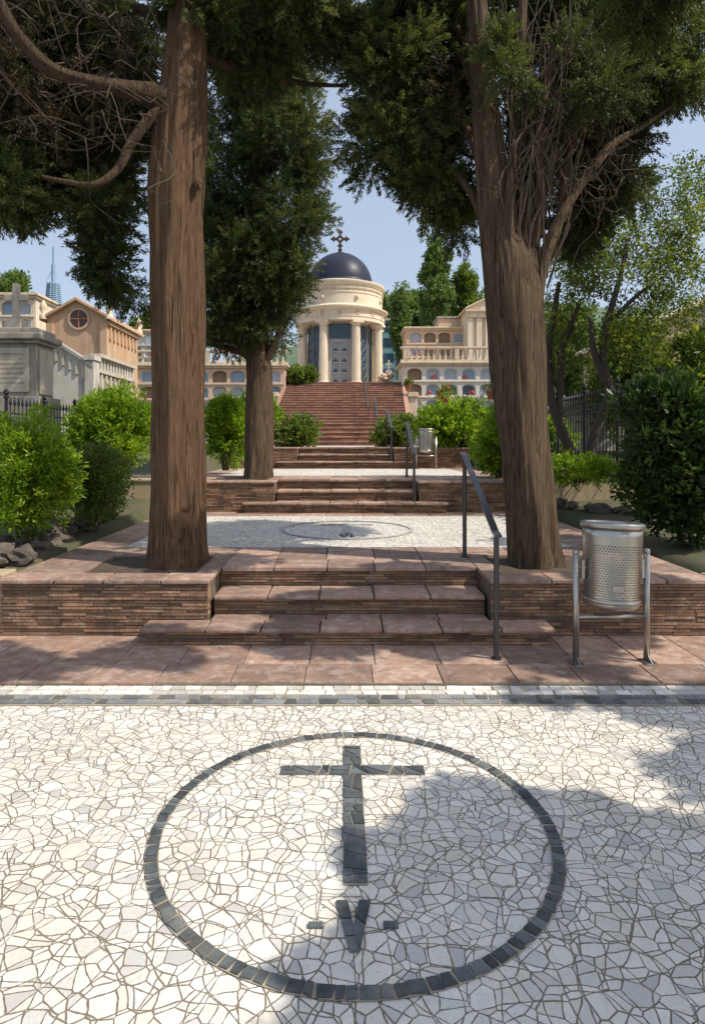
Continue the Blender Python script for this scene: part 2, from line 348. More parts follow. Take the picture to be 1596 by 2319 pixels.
def leaves(name,C,D,T,k,L,ll,lw,spread,m,parent,fan=.7,seed=0):
    r=np.random.default_rng(seed+5); off=np.array(root_loc(parent)) if parent is not None else np.zeros(3)
    C=np.repeat(C,k,axis=0);D=np.repeat(D,k,axis=0);T=np.repeat(T,k); n=len(C)
    t=r.uniform(0,1,size=(n,1)); pos=C+D*(L*t)+r.normal(size=(n,3))*spread*(1.1-.7*t)-off
    d=unit(D+fan*r.normal(size=(n,3))); s=unit(np.cross(d,r.normal(size=(n,3))))
    a=ll*r.uniform(.6,1.3,size=(n,1)); b=lw*r.uniform(.6,1.3,size=(n,1))
    V=np.empty((n,4,3)); V[:,0]=pos; V[:,1]=pos+d*a*.5+s*b*.5; V[:,2]=pos+d*a; V[:,3]=pos+d*a*.5-s*b*.5
    me=bpy.data.meshes.new(name); me.vertices.add(n*4); me.vertices.foreach_set('co',V.ravel())
    me.loops.add(n*4); me.loops.foreach_set('vertex_index',np.arange(n*4)); me.polygons.add(n)
    me.polygons.foreach_set('loop_start',np.arange(n)*4); me.polygons.foreach_set('loop_total',np.full(n,4))
    at=me.attributes.new('tint','FLOAT','POINT'); tt=np.clip(T+r.uniform(-.18,.18,size=n),0,1); at.data.foreach_set('value',np.repeat(tt,4))
    me.update(calc_edges=True); me.validate()
    return link(name,me,m,parent)
def pe(px,py,rx,ry,d,rd,w=1):
    return (PX(px,d),d,PZ(py,d),rx*d/F,rd,ry*d/F,w)

# ---------------------------------------------------------------- ground and terraces
g=MB(); g.add([(-600,-40,-.03),(600,-40,-.03),(600,900,-.03),(-600,900,-.03)],[(0,1,2,3)])
tag(g.build('ground',M['earth']),'bare earth stretching away under the cemetery','ground',kind='structure')
g=MB(); g.add([(-7,-4,0),(7,-4,0),(7,4.26,0),(-7,4.26,0)],[(0,1,2,3)])
tag(g.build('mosaic_pavement',M['mosaic']),'white marble crazy mosaic pavement in the foreground','pavement',kind='structure')
def tiles(mb,x0,x1,y0,y1,zt,th,nx,ny,gap=.008,jz=.002):
    for j in range(ny):
        sh=random.uniform(-.12,.12)
        xs=[x0]+[x0+(x1-x0)*(i+sh+random.uniform(-.05,.05))/nx for i in range(1,nx)]+[x1]
        for i in range(nx):
            ya=y0+(y1-y0)*j/ny; yb=y0+(y1-y0)*(j+1)/ny; z=zt+random.uniform(-jz,jz); fy=random.uniform(-.010,.008) if j==0 else 0; f2=fy+random.uniform(-.006,.006) if j==0 else 0
            xa,xb=xs[i]+gap/2,xs[i+1]-gap/2; ya+=gap/2; yb-=gap/2; t=random.random()
            mb.add([(xa,ya+fy,zt-th),(xb,ya+f2,zt-th),(xb,yb,zt-th),(xa,yb,zt-th),(xa,ya+fy,z),(xb,ya+f2,z+random.uniform(-.001,.001)),(xb,yb,z),(xa,yb,z)],
              [(0,3,2,1),(4,5,6,7),(0,1,5,4),(1,2,6,5),(2,3,7,6),(3,0,4,7)],t)
    return mb
g=MB(); g.box(-7,7,4.27,5.9,-.02,.019)
tag(g.build('walkway_bed',M['grout']),'mortar bed between the red walkway slabs','path',kind='structure')
g=MB(); tiles(g,-7,7,4.27,4.62,.028,.03,29,1); tiles(g,-7,7,4.62,5.42,.028,.03,29,1)
tag(g.build('walkway',M['slab'],bevel=.006),'red terracotta slab walkway at the foot of the first steps','path',kind='structure')
g=MB(); 
def stones(mb,x0,x1,y0,y1,w,z=.009,jit=.45,e0=.016):
    x=x0
    while x<x1:
        ww=w*random.uniform(1-jit,1+jit); e=random.uniform(-e0,e0)
        mb.prism([(x+.0035,y0+.003+random.uniform(0,.006)),(x+ww-.0035+e,y0+.003+random.uniform(0,.005)),(x+ww-.0035,y1-.003-random.uniform(0,.006)),(x+.0035+e,y1-.003)],-.002,z+random.uniform(-.001,.001)); x+=ww
g0=MB(); g0.add([(-7,3.95,.004),(7,3.95,.004),(7,4.268,.004),(-7,4.268,.004)],[(0,1,2,3)])
tag(g0.build('border_bed',M['joint']),'mortar bed of the mosaic border','pavement',kind='structure')
for a,b in ((3.965,4.04),(4.04,4.105)): stones(g,-7,7,a,b,.085)
tag(g.build('dark_border_band',M['slateband']),'dark slate stripe of small stones crossing the white mosaic','pavement',kind='structure')
g=MB()
for a,b in ((4.11,4.185),(4.185,4.262)): stones(g,-7,7,a,b,.09)
tag(g.build('white_border_band',M['whitestone']),'rows of small white stones between the dark stripe and the red slabs','pavement',kind='structure')

def emblem(cx,cy,z,label,numeral,mt,bedm):
    t=thing('mosaic_emblem',label,'mosaic',(cx,cy,z))
    ro,ri=.856,.81; bed=MB(); n=96
    V=[];Fc=[]
    for k in range(n):
        a=2*math.pi*k/n; V+=[(math.cos(a)*(ri-.004),math.sin(a)*(ri-.004),.004),(math.cos(a)*(ro+.004),math.sin(a)*(ro+.004),.004)]
    for k in range(n): j=(k+1)%n; Fc.append((2*k,2*k+1,2*j+1,2*j))
    bed.add(V,Fc); bed.build('ring_bed',M[bedm],t,world=False)
    m=MB(); k=105; a=0
    while a<2*math.pi-.03:
        da=min(2*math.pi/k*random.uniform(.6,1.45),2*math.pi-a); g1=.0042/ro; e=random.uniform(-.009,.009); u=random.uniform(-.005,.005)
        q=[((ri+u)*math.cos(a+g1),(ri+u)*math.sin(a+g1)),((ro+u)*math.cos(a+g1+e),(ro+u)*math.sin(a+g1+e)),((ro-u)*math.cos(a+da-g1),(ro-u)*math.sin(a+da-g1)),(ri*math.cos(a+da-g1+e),ri*math.sin(a+da-g1+e))]
        m.prism(q,.002,.009+random.uniform(-.001,.001)); a+=da
    m.build('ring',M[mt],t,world=False)
    def chips(mb,x0,x1,y0,y1,vert,w):
        L0,L1=(y0,y1) if vert else (x0,x1); c0,c1=(x0,x1) if vert else (y0,y1); s=[L0,L0]; gp=.004
        while min(s)<L1-1e-4:
            e=[min(s[k]+w*random.uniform(.45,1.5),L1) for k in (0,1)]
            for k in (0,1):
                if L1-e[k]<w*.45: e[k]=L1
            if abs(e[0]-e[1])>w*.6 and max(e)<L1: e[1]=e[0]+random.uniform(-.5,.5)*w*.6
            if (e[0]==L1)!=(e[1]==L1): e=[L1,L1]
            e=[min(v,L1) for v in e]
            q=[(c0+random.uniform(-.002,.005),s[0]+gp),(c1-random.uniform(-.002,.005),s[1]+gp),(c1-random.uniform(-.002,.005),e[1]-gp),(c0+random.uniform(-.002,.005),e[0]-gp)]
            def out(poly):
                if not vert: poly=[(b,a) for a,b in poly][::-1]
                mb.prism(poly,.002,.009+random.uniform(-.001,.001))
            r=random.random()
            if r<.5:
                k=random.uniform(.3,.7); k2=random.uniform(.3,.7)
                A=(q[0][0]+(q[1][0]-q[0][0])*k,q[0][1]+(q[1][1]-q[0][1])*k); B=(q[3][0]+(q[2][0]-q[3][0])*k2,q[3][1]+(q[2][1]-q[3][1])*k2)
                out([q[0],(A[0]-gp*.8,A[1]),(B[0]-gp*.8,B[1]),q[3]]); out([(A[0]+gp*.8,A[1]),q[1],q[2],(B[0]+gp*.8,B[1])])
            elif r<.75:
                out([q[0],(q[1][0]-gp*2,q[1][1]),(q[3][0],q[3][1]-gp*2)]); out([q[1],q[2],(q[3][0]+gp,q[3][1])])
            else: out(q)
            s=e
    m=MB(); w=.046
    m.add([(-w,-.37,.004),(w,-.37,.004),(w,.71,.004),(-w,.71,.004)],[(0,1,2,3)]); m.add([(-.36,.408,.0042),(-w-.001,.408,.0042),(-w-.001,.492,.0042),(-.36,.492,.0042)],[(0,1,2,3)]); m.add([(w+.001,.408,.0042),(.36,.408,.0042),(.36,.492,.0042),(w+.001,.492,.0042)],[(0,1,2,3)]); m.build('cross_bed',M[bedm],t,world=False)
    m=MB(); chips(m,-w,w,-.366,.405,True,.08); chips(m,-w,w,.495,.70,True,.07)
    chips(m,-.36,.36,.41,.49,False,.08); m.build('cross',M['slate' if numeral=='V' else mt],t,world=False)
    def letterV(ox):
        def cut(A,B,f0,f1):
            r=lambda p,q,f:(p[0]+(q[0]-p[0])*f,p[1]+(q[1]-p[1])*f)
            return [r(A[0],B[0],f0),r(A[0],B[0],f1),r(A[1],B[1],f1),r(A[1],B[1],f0)]
        m=MB(); A=((ox-.062,-.455),(ox-.020,-.455)); B=((ox-.016,-.68),(ox+.016,-.68))
        m.prism(cut(A,B,0,.37),.002,.009); m.prism(cut(A,B,.40,.71),.002,.009); m.prism(cut(A,B,.74,1),.002,.009); m.build('numeral_stroke',M['slate'],t,world=False)
        m=MB(); A=((ox+.020,-.455),(ox+.062,-.455)); B=((ox-.004,-.60),(ox+.0185,-.672))
        m.prism(cut(A,B,0,.51),.0035,.0105); m.prism(cut(A,B,.56,1),.0035,.0105); m.build('numeral_stroke',M['slate'],t,world=False)
    if numeral=='V':
        letterV(-.01)
        for q in ([(-.165,-.58),(-.115,-.58),(-.115,-.556),(-.165,-.556)],[(.09,-.58),(.14,-.58),(.14,-.553),(.09,-.553)]):
            m=MB(); m.prism(q,.002,.009); m.build('dash',M['slate'],t,world=False)
    else:
        letterV(-.04); m=MB(); m.prism([(.035,-.67),(.065,-.67),(.065,-.47),(.035,-.47)],.002,.009); m.build('numeral_stroke',M['slate'],t,world=False)
    return t
emblem(.045,2.724,0,'dark mosaic circle with a cross and the numeral V in the foreground pavement','V','slate','joint')
emblem(.045,8.25,.506,'faint mosaic circle with a cross and the numeral VI on the first raised terrace','VI','slateworn','whitestone')

def terrace(i,dy,dz,length,pitl,pitr,words):
    y=lambda a:a+dy
    t=thing('brick_retaining_wall','thin-brick retaining wall with red coping, '+words,'wall',(0,y(5.3),dz))
    w=MB(); zb=dz-.3 if i else 0
    w.box(-2.85,-1.14,y(5.3),y(5.83),zb,.458+dz); w.box(1.24,3.07,y(5.3),y(5.83),zb,.458+dz); w.box(-2.85,3.07,y(5.83),y(5.3)+length-.01,zb,.457+dz)
    w.build('wall',M['mortar'],t)
    b=MB(); courses(b,-2.86,-1.13,y(5.3),dz+.005,.458+dz); courses(b,1.23,3.07,y(5.3),dz+.005,.458+dz)
    courses(b,y(5.29),y(5.3)+length-.1,-2.85,dz+.005,.456+dz,'y',sgn=-1); courses(b,y(5.3),y(5.4),-1.14,dz+.2,.456+dz,'y',sgn=1)
    courses(b,-1.13,1.23,y(5.83),dz+.33,.455+dz)
    b.build('brick_courses',M['bricks'],t)
    c=MB(); tiles(c,-2.885,-1.115,y(5.265),y(5.56),.5+dz,.039,4,1); tiles(c,1.215,3.1,y(5.265),y(5.56),.5+dz,.039,4,1)
    c.build('coping',M['slab'],t,bevel=.01)
    p=MB(); zt=.5+dz
    tiles(p,-1.115,1.215,y(5.79),y(6.2),zt,.039,5,1); tiles(p,-1.115,1.215,y(6.2),y(6.88),zt,.039,5,1)
    for sgn,has in ((-1,pitl),(1,pitr)):
        o=-2.885 if sgn<0 else 3.1; e=-1.115 if sgn<0 else 1.215
        def rr(a,b,y0,y1,nx,ny): tiles(p,min(a,b),max(a,b),y(y0),y(y1),zt,.039,nx,ny)
        if has:
            pi=-1.3 if sgn<0 else 1.4; po=-2.3 if sgn<0 else 2.45
            rr(e,pi,5.56,6.42,1,1); rr(o,po,5.56,6.42,1,2); rr(o,e,6.42,6.88,4,1)
        else: rr(o,e,5.56,6.88,4,3)
    back=5.3+length-.26
    tiles(p,-2.885,-2.35,y(6.88),y(back),zt,.039,1,int((back-6.88)/.6)); tiles(p,2.45,3.1,y(6.88),y(back),zt,.039,1,int((back-6.88)/.6))
    tiles(p,-2.35,2.45,y(back-.4),y(back),zt,.039,9,1)
    tiles(p,-2.885,3.1,y(back),y(back+.25),zt,.039,11,1)
    tag(p.build('terrace_paving',M['slab'],bevel=.006),'terracotta slabs paving the terrace, '+words,'pavement',kind='structure')
    q=MB(); q.add([(-2.36,y(6.87),zt+.003),(2.46,y(6.87),zt+.003),(2.46,y(back-.4),zt+.003),(-2.36,y(back-.4),zt+.003)],[(0,1,2,3)])
    tag(q.build('terrace_mosaic',M['mosaic']),'white marble mosaic field of the terrace, '+words,'pavement',kind='structure')
    for has,a,b in ((pitl,-2.31,-1.29),(pitr,1.39,2.46)):
        if has:
            s=MB(); nx=14; V=[];Fc=[]
            for jj in range(nx+1):
                for ii in range(nx+1):
                    xx=a+(b-a)*ii/nx; yy=y(5.55)+.88*jj/nx; V.append((xx,yy,zt-.025+.03*noise.noise(Vector((xx*5,yy*5,i)))))
            for jj in range(nx):
                for ii in range(nx): k=jj*(nx+1)+ii; Fc.append((k,k+1,k+nx+2,k+nx+1))
            s.add(V,Fc); tag(s.build('tree_pit_soil',M['soil'],smooth=True),'dark soil in the tree pit, '+words,'soil',kind='structure')
    f=thing('brick_stairs','flight of low brick steps with red slab treads, '+words,'stairs',(0,y(5.04),dz))
    r=.1667
    s1=MB(); s1.box(-1.57,1.63,y(5.06),y(5.284),zb if i==0 else dz,r-.037+dz); s1.box(-1.125,1.225,y(5.284),y(5.82),dz,r-.038+dz)
    st=s1.build('step',M['mortar'],f)
    b=MB(); courses(b,-1.58,1.64,y(5.06),dz+.03*(i==0),r-.037+dz); courses(b,y(5.05),y(5.28),-1.57,dz+.03*(i==0),r-.037+dz,'y',sgn=-1); b.build('brick_courses',M['bricks'],st)
    c=MB(); tiles(c,-1.62,1.68,y(5.01),y(5.282),r+dz,.037,7,1,.01,.005); tiles(c,-1.112,1.212,y(5.282),y(5.46),r+dz,.037,5,1)
    c.build('tread',M['slab'],st,bevel=.011)
    s2=MB(); s2.box(-1.11,1.21,y(5.45),y(5.82),r-.035+dz,2*r-.037+dz); st=s2.build('step',M['mortar'],f)
    b=MB(); courses(b,-1.11,1.21,y(5.45),dz+r+.004,2*r-.037+dz); b.build('brick_courses',M['bricks'],st)
    c=MB(); tiles(c,-1.11,1.21,y(5.40),y(5.81),2*r+dz,.037,5,1,.01,.005); c.build('tread',M['slab'],st,bevel=.011)
terrace(0,0,0,5.08,True,True,'nearest to the viewer')
terrace(1,5.08,.5,5.08,True,False,'second up the hill')
terrace(2,10.16,1.0,6.3,False,False,'third up the hill, before the shrubs')

def bigflight(name,label,n,y0,z0,x0,xa,xb,run,rise=.1667):
    t=thing(name,label,'stairs',((x0+xb)/2,y0,z0))
    for k in range(n):
        x1=xa+(xb-xa)*k/(n-1)
        m=MB(); m.box(x0,x1,y0+k*run,y0+(k+1)*run,z0-.2 if k==0 else z0+(k-1)*rise,z0+(k+1)*rise-.05); s=m.build('step',M['stair'],t)
        c=MB(); tiles(c,x0-.02,x1+.02,y0+k*run-.03,y0+(k+1)*run-.04,z0+(k+1)*rise,.048,14,1,.01,.006); c.build('nosing',M['nosing'],s)
bigflight('terracotta_stairs','short flight of terracotta steps between flowering shrubs below the long stairway',5,21.6,1.5,-2.7,2.7,2.7,.4)
bigflight('terracotta_stairs','long wide terracotta stairway climbing to the domed rotunda',18,30.0,2.333,-3.4,2.95,3.55,.55)
g=MB(); g.box(-3.6,3.4,23.62,29.98,1.0,2.333)
tag(g.build('stair_landing',M['slab']),'red landing between the two upper flights of stairs','path',kind='structure')
g=MB(); g.box(-8,8.5,39.92,54,3,5.31)
tag(g.build('temple_terrace',M['lightstone']),'raised stone terrace carrying the domed rotunda','terrace',kind='structure')

def prof(y):
    xs=[5.45,8,10.2,10.5,15,21,30,37.8,38.6,50,60,120,400]; zs=[.44,.55,.7,.98,1.35,1.6,2.4,2.7,5.0,5.4,6.5,12,25]
    return float(np.interp(y,xs,zs))
xs=[-300,-120,-60,-40,-30,-24,-19,-15,-12,-10,-8,-7,-6,-5.4,-4.8,-4.2,-3.7,-3.3,-2.98,-2.9,-1,1,3.11,3.2,3.5,4,4.6,5.2,6,7,8,10,12,15,20,26,34,50,80,150,300]
ys=list(np.arange(5.5,16,.4))+list(np.arange(16,38,1.2))+[37.9,38.6,42,50,60,80,120,200,300,400]
V=[];Fc=[]
for yy in ys:
    for xx in xs:
        h=prof(yy)
        if -2.95<xx<3.12: h-=(.7 if yy<38 else .9)
        elif yy<37: h+= .05*noise.noise(Vector((xx*1.3,yy*1.3,0)))+.06*min(4,max(0,abs(xx)-3))*.5
        V.append((xx,yy,h))
nx=len(xs)
for j in range(len(ys)-1):
    for i in range(nx-1): k=j*nx+i; Fc.append((k,k+1,k+nx+1,k+nx))
g=MB(); g.add(V,Fc); tag(g.build('hillside',M['earth'],smooth=True),'sloping planted beds rising either side of the terraces','ground',kind='structure')
def lowwall(label,x0,x1,y0,y1,z0,z1):
    t=thing('low_garden_wall',label,'wall',((x0+x1)/2,(y0+y1)/2,z0))
    m=MB(); m.box(x0,x1,y0,y1,z0,z1-.05); m.build('wall',M['beige'],t,bevel=.01)
    m=MB(); m.box(x0-.02,x1+.02,y0-.02,y1+.02,z1-.05,z1); m.build('capping',M['beige'],t,bevel=.015)
lowwall('low beige rendered wall at the left edge beside the nearest brick wall',-7,-2.92,5.42,5.62,0,.52)
lowwall('low beige wall behind the left trunk at the end of the flower bed',-6,-2.92,10.1,10.3,.4,1.05)
lowwall('low beige rendered wall behind the right trunk',3.13,7.5,10.0,10.2,.3,1.12)
t=thing('brick_retaining_wall','right-hand stretch of thin-brick wall behind the steel bin','wall',(4.5,5.3,0))
m=MB(); m.box(3.085,7,5.3,5.55,0,.458); m.build('wall',M['mortar'],t)
m=MB(); courses(m,3.085,5.5,5.3,.03,.458); m.build('brick_courses',M['bricks'],t)
m=MB(); tiles(m,3.115,7,5.265,5.57,.5,.039,9,1); m.build('coping',M['slab'],t,bevel=.01)

for k in range(22):
    x=-3.12-random.uniform(0,.35); y=5.75+k*.19
    if k>16: x=-3.3-random.uniform(0,1.4); y=5.8+random.uniform(0,.3)
    m=MB(); s=random.uniform(.09,.16); m.blob((0,0,0),(s*1.2,s,s*.8),3,.4,k*3.1)
    o=m.build('rock',M['rock'],smooth=False); o.location=(x,y,prof(y)+.05)
    tag(o,'rough dark rock edging the left flower bed','rock','rocks edging the flower bed')
for k in range(8):
    x=3.2+random.uniform(0,.25)+.1*k; y=9.5-k*.12
    m=MB(); s=random.uniform(.07,.12); m.blob((0,0,0),(s*1.2,s,s*.8),3,.4,k*5.1)
    o=m.build('rock',M['rock']); o.location=(x,y,prof(y)+.05)
    tag(o,'small dark rock at the foot of the right bed','rock','rocks edging the right bed')

# ---------------------------------------------------------------- handrails
def handrail(label,pts,posts,ext=.12):
    t=thing('handrail',label,'handrail',(posts[0][0],posts[0][1],posts[0][2]))
    m=MB()
    for a,b in zip(pts[:-1],pts[1:]):
        a=Vector(a);b=Vector(b); d=(b-a).normalized(); u=Vector((1,0,0)); w=u.cross(d).normalized()
        V=[];hw=.027;hh=.009
        for p in (a,b):
            for s1,s2 in ((-1,-1),(1,-1),(1,1),(-1,1)): V.append(p+u*hw*s1+w*hh*s2)
        m.add(V,[(0,3,2,1),(4,5,6,7),(0,1,5,4),(1,2,6,5),(2,3,7,6),(3,0,4,7)])
    m.build('rail',M['rail'],t)
    for x,y,z0,z1 in posts:
        m=MB(); m.tube([(x,y,z0),(x,y,z1)],.021,12); m.lathe([(0,.012),(.04,.012),(.04,0)],(x,y,z0),12); m.build('post',M['rail'],t,smooth=False)
handrail('dark steel handrail beside the nearest steps',[(1.12,4.60,.96),(1.14,4.78,.97),(1.2,6.3,1.51),(1.2,6.42,1.53)],[(1.135,4.72,.028,.95),(1.2,6.3,.5,1.505)])
handrail('dark steel handrail beside the second flight of steps',[(1.14,10.1,1.45),(1.14,10.3,1.46),(1.15,11.55,2.0),(1.15,11.7,2.0)],[(1.14,10.28,.5,1.45),(1.15,11.58,1.0,2.0)])
handrail('thin pale handrail beside the third flight of steps',[(1.15,15.1,1.98),(1.15,16.9,2.5)],[(1.15,15.3,1.0,2.03),(1.15,16.8,1.5,2.46)])
handrail('short handrail beside the flight between the flowering shrubs',[(1.15,21.4,2.5),(1.15,23.8,3.3)],[(1.15,21.6,1.5,2.55),(1.15,23.6,2.33,3.23)])
handrail('long handrail running up the wide stairway',[(1.17,29.7,3.25),(1.17,40.2,6.35)],[(1.17,29.9,2.33,3.3),(1.17,33.5,3.42,4.36),(1.17,37.0,4.5,5.4),(1.17,40.1,5.33,6.3)])

# ---------------------------------------------------------------- litter bins
def make_bin(label):
    t=thing('litter_bin',label,'litter bin',(0,0,0))
    tl=(math.radians(-3),math.radians(2.5),0); lc=(-.028,-.035,0)
    def tilt(o): o.rotation_euler=tl; o.location=lc
    b=MB(); b.lathe([(.0,.415),(.175,.415),(.188,.43),(.191,.455),(.208,.93),(.209,1.0),(.205,1.0),(.204,.93),(.187,.455),(.17,.43),(0,.43)],(0,0,0),64)
    tilt(b.build('basket',M['perf'],t,True,world=False))
    r=MB(); r.lathe([(.206,.995),(.219,.985),(.225,.998),(.225,1.02),(.218,1.03),(.206,1.026),(.202,1.01)],(0,0,0),48); tilt(r.build('rim',M['steel'],t,True,world=False))
    r=MB(); r.lathe([(.191,.45),(.198,.452),(.2,.475),(.194,.48)],(0,0,0),48); tilt(r.build('base_band',M['steel'],t,True,world=False))
    for s in (-1,1):
        p=MB(); p.tube([(s*.268,0,.0),(s*.268,0,.80)],.0225,16); p.lathe([(.0225,.80),(.026,.805),(.025,.822),(.012,.832),(0,.834)],(s*.268,0,0),16)
        po=p.build('post',M['steel'],t,True,world=False)
        f=MB(); f.box(s*.268-.045,s*.268+.045,-.085,.05,0,.008); f.prism_x([(-.08,.008),(-.02,.008),(-.02,.05)],s*.268-.004,s*.268+.004); f.build('foot_plate',M['steel'],po,world=False,bevel=.003)
        q=MB(); q.tube([(s*.268,0,.70),(s*.195,0,.70)],.013,10); q.box(s*.226-.010,s*.226+.010,-.03,.03,.62,.76) ; q.build('pivot',M['steel'],po,world=False)
    c=MB(); c.tube([(-.268,0,.335),(.268,0,.335)],.016,12); c.build('crossbar',M['steel'],t,True,world=False)
    bd=MB(); bd.prism([(-.085,-.189),(-.015,-.204),(-.015,-.198),(-.085,-.183)],.545,.59); tilt(bd.build('badge',M['steel'],t,world=False,bevel=.003))
    return t
b1=make_bin('perforated stainless steel litter bin on two posts in front of the brick wall at right')
b1.location=(1.965,4.66,.028); b1.rotation_euler=(0,0,math.radians(4))
def dup(r,loc,rz,label):
    c=r.copy(); COL.objects.link(c); c.location=loc; c.rotation_euler=(0,0,rz); c['label']=label
    for ch in list(r.children):
        k=ch.copy(); COL.objects.link(k); k.parent=c
        for gch in ch.children:
            q=gch.copy(); COL.objects.link(q); q.parent=k
    return c
b2=dup(b1,(1.95,15.0,1.0),math.radians(-8),'small distant steel litter bin beside the shrubs on the second terrace'); b2.scale=(.86,.86,.92)

# ---------------------------------------------------------------- trees
def tree(name,label,loc): return thing(name,label,'tree',loc)
def twigs(mb,starts,ends,rad=.008,seg=4,curl=.15):
    for s,e in zip(starts,ends):
        s=Vector(s);e=Vector(e); L=(e-s).length
        pts=[s]
        for k in (.25,.5,.75,1):
            pts.append(s.lerp(e,k)+Vector((random.uniform(-1,1),random.uniform(-1,1),random.uniform(-1,1)))*curl*L*.35)
        q=spath([(*p,1) for p in pts],max(.12,L/8))[:,:3]; n=len(q)
        mb.tube([tuple(x) for x in q],[rad*(1-.8*i/n) for i in range(n)],seg)
def cyp(t,C,D,T,k=60,seed=1,m='cyp',s=1.0,L=.22): leaves('foliage' if m=='cyp' else 'dry_foliage',C,D,T,k,L*s,.042*s,.0115*s,.020*s,M[m],t,.38,seed)
t=tree('cypress_tree','big reddish-brown cypress trunk at left front with a long limb sweeping left',(-1.56,6.05,.48))
p=spath(pl([(404,1305,6.05,72),(404,1265,6.05,65),(404,1190,6.05,59),(405,1000,6.05,57),(403,700,6.05,58),(401,480,6.05,60),(406,390,6.05,60),(415,220,6.05,51),(424,40,6.05,41),(428,-300,6.1,32),(430,-900,6.2,14)]),.05)
m=MB(); m.tube([tuple(a[:3]) for a in p],list(p[:,3]),80,rough=.14,lob=.025,seed=2)
for kx,ky,kr in ((372,400,.05),(452,420,.035),(400,690,.03),(420,1150,.03)): m.blob((PX(kx,5.9),5.86,PZ(ky,5.9)),(kr,kr*.8,kr*1.5),3,.3,kx)
m.build('trunk',M['bark1'],t,True)
for L in ([(400,235,6.0,24),(350,218,5.9,25),(290,205,5.7,19),(200,188,5.5,16),(120,160,5.4,15),(60,105,5.3,14),(20,50,5.2,13),(-30,-60,5.1,10)],
          [(380,240,6.0,18),(335,275,5.9,13),(295,330,5.85,11),(265,385,5.8,9),(215,418,5.7,7),(150,412,5.65,6),(95,400,5.6,4)],
          [(420,80,6.1,18),(380,50,6.3,14),(300,20,6.5,11),(240,60,6.7,8)],
          [(450,120,6.2,12),(560,165,6.5,7),(680,190,6.6,5),(790,195,6.6,3)]):
    p=spath(pl(L),.05); m=MB(); m.tube([tuple(a[:3]) for a in p],list(p[:,3]),12,rough=.3,seed=L[0][0]); m.build('limb',M['limb'],t,True)
m=MB()
st=[P(random.uniform(20,400),random.uniform(-40,330),random.uniform(5.5,7.2)) for _ in range(300)]
twigs(m,st,[(a[0]+random.gauss(0,.4)-.15,a[1]+random.gauss(0,.4),a[2]+random.gauss(0,.3)-.05) for a in st],.0065,4,.5)
m.build('twigs',M['twig'],t)['kind']='stuff'
E=[pe(25,430,60,55,6.0,.4),pe(20,350,110,70,6.3,.6),pe(262,600,36,55,6.6,.4),pe(235,500,50,45,6.5,.45),pe(300,650,20,28,7,.3,.5),pe(220,400,90,70,7,.6),pe(60,230,130,110,6.6,.7),
   pe(150,60,220,90,6.6,.8),pe(230,230,120,100,6.8,.7,1.1),pe(520,30,150,60,6.2,.5),pe(700,25,120,45,6.2,.5),pe(600,120,100,60,6.6,.45)]
C,D,T=crown(E,330,.155,32,up=-.15,inner=.15,seed=1); cyp(t,C,D,T,76,1)
C,D,T=crown([pe(150,150,230,170,6.4,.9),pe(100,330,140,90,6.4,.7)],60,.2,16,up=-.2,seed=3); cyp(t,C,D,T,50,2,'cypbrown')
t=tree('cypress_tree','dense dark cypress standing on the second terrace behind the left trunk',(-1.5,11.55,.98))
p=spath(pl([(587,1105,11.55,38),(587,1060,11.55,33),(588,950,11.55,31),(588,840,11.55,29),(580,740,11.55,25),(585,500,11.5,20),(590,100,11.5,14),(590,-300,11.5,6)]),.1)
m=MB(); m.tube([tuple(a[:3]) for a in p],list(p[:,3]),40,rough=.12,lob=.05,seed=5); m.build('trunk',M['bark2'],t,True)
for L in ([(585,830,11.5,14),(560,805,11.4,10),(520,790,11.3,7),(470,780,11.2,4)],[(592,840,11.5,12),(610,800,11.4,9),(640,740,11.3,6)],[(583,820,11.5,12),(550,790,11.3,9),(500,740,11.2,6)],[(590,800,11.5,12),(600,740,11.3,9),(625,680,11.2,6)]):
    p=spath(pl(L),.1); m=MB(); m.tube([tuple(a[:3]) for a in p],list(p[:,3]),10,rough=.2); m.build('limb',M['limb'],t,True)
E=[pe(595,715,62,65,11.4,.7),pe(520,735,70,45,11.4,.7),pe(630,650,55,60,11.3,.6),pe(668,600,48,42,11.2,.5,.8),pe(590,600,85,90,11.4,.9),pe(530,560,90,150,11.5,.9),pe(655,480,74,100,11.3,.8),pe(640,330,95,110,11.3,.9),
   pe(520,380,90,150,11.6,.9),pe(600,160,110,130,11.4,1.0),pe(580,-20,120,110,11.5,1.0)]
C,D,T=crown(E,440,.20,26,up=.2,inner=.35,seed=7); cyp(t,C,D,T,50,7,s=1.35,L=.2)
t=tree('cypress_tree','multi-stemmed grey-brown cypress at right front fanning into bare thin stems',(1.82,6.05,.48))
p=spath(pl([(1212,1305,6.05,66),(1208,1265,6.05,58),(1200,1180,6.05,55),(1186,1000,6.05,54),(1172,830,6.05,57),(1163,700,6.05,60),(1150,600,6.05,56),(1128,500,6.05,43),(1112,380,6.05,35),(1098,220,6.05,28),(1080,40,6.05,24),(1070,-300,6.1,17),(1065,-800,6.1,8)]),.05)
m=MB(); m.tube([tuple(a[:3]) for a in p],list(p[:,3]),80,rough=.14,lob=.06,seed=9); m.build('trunk',M['bark2'],t,True)
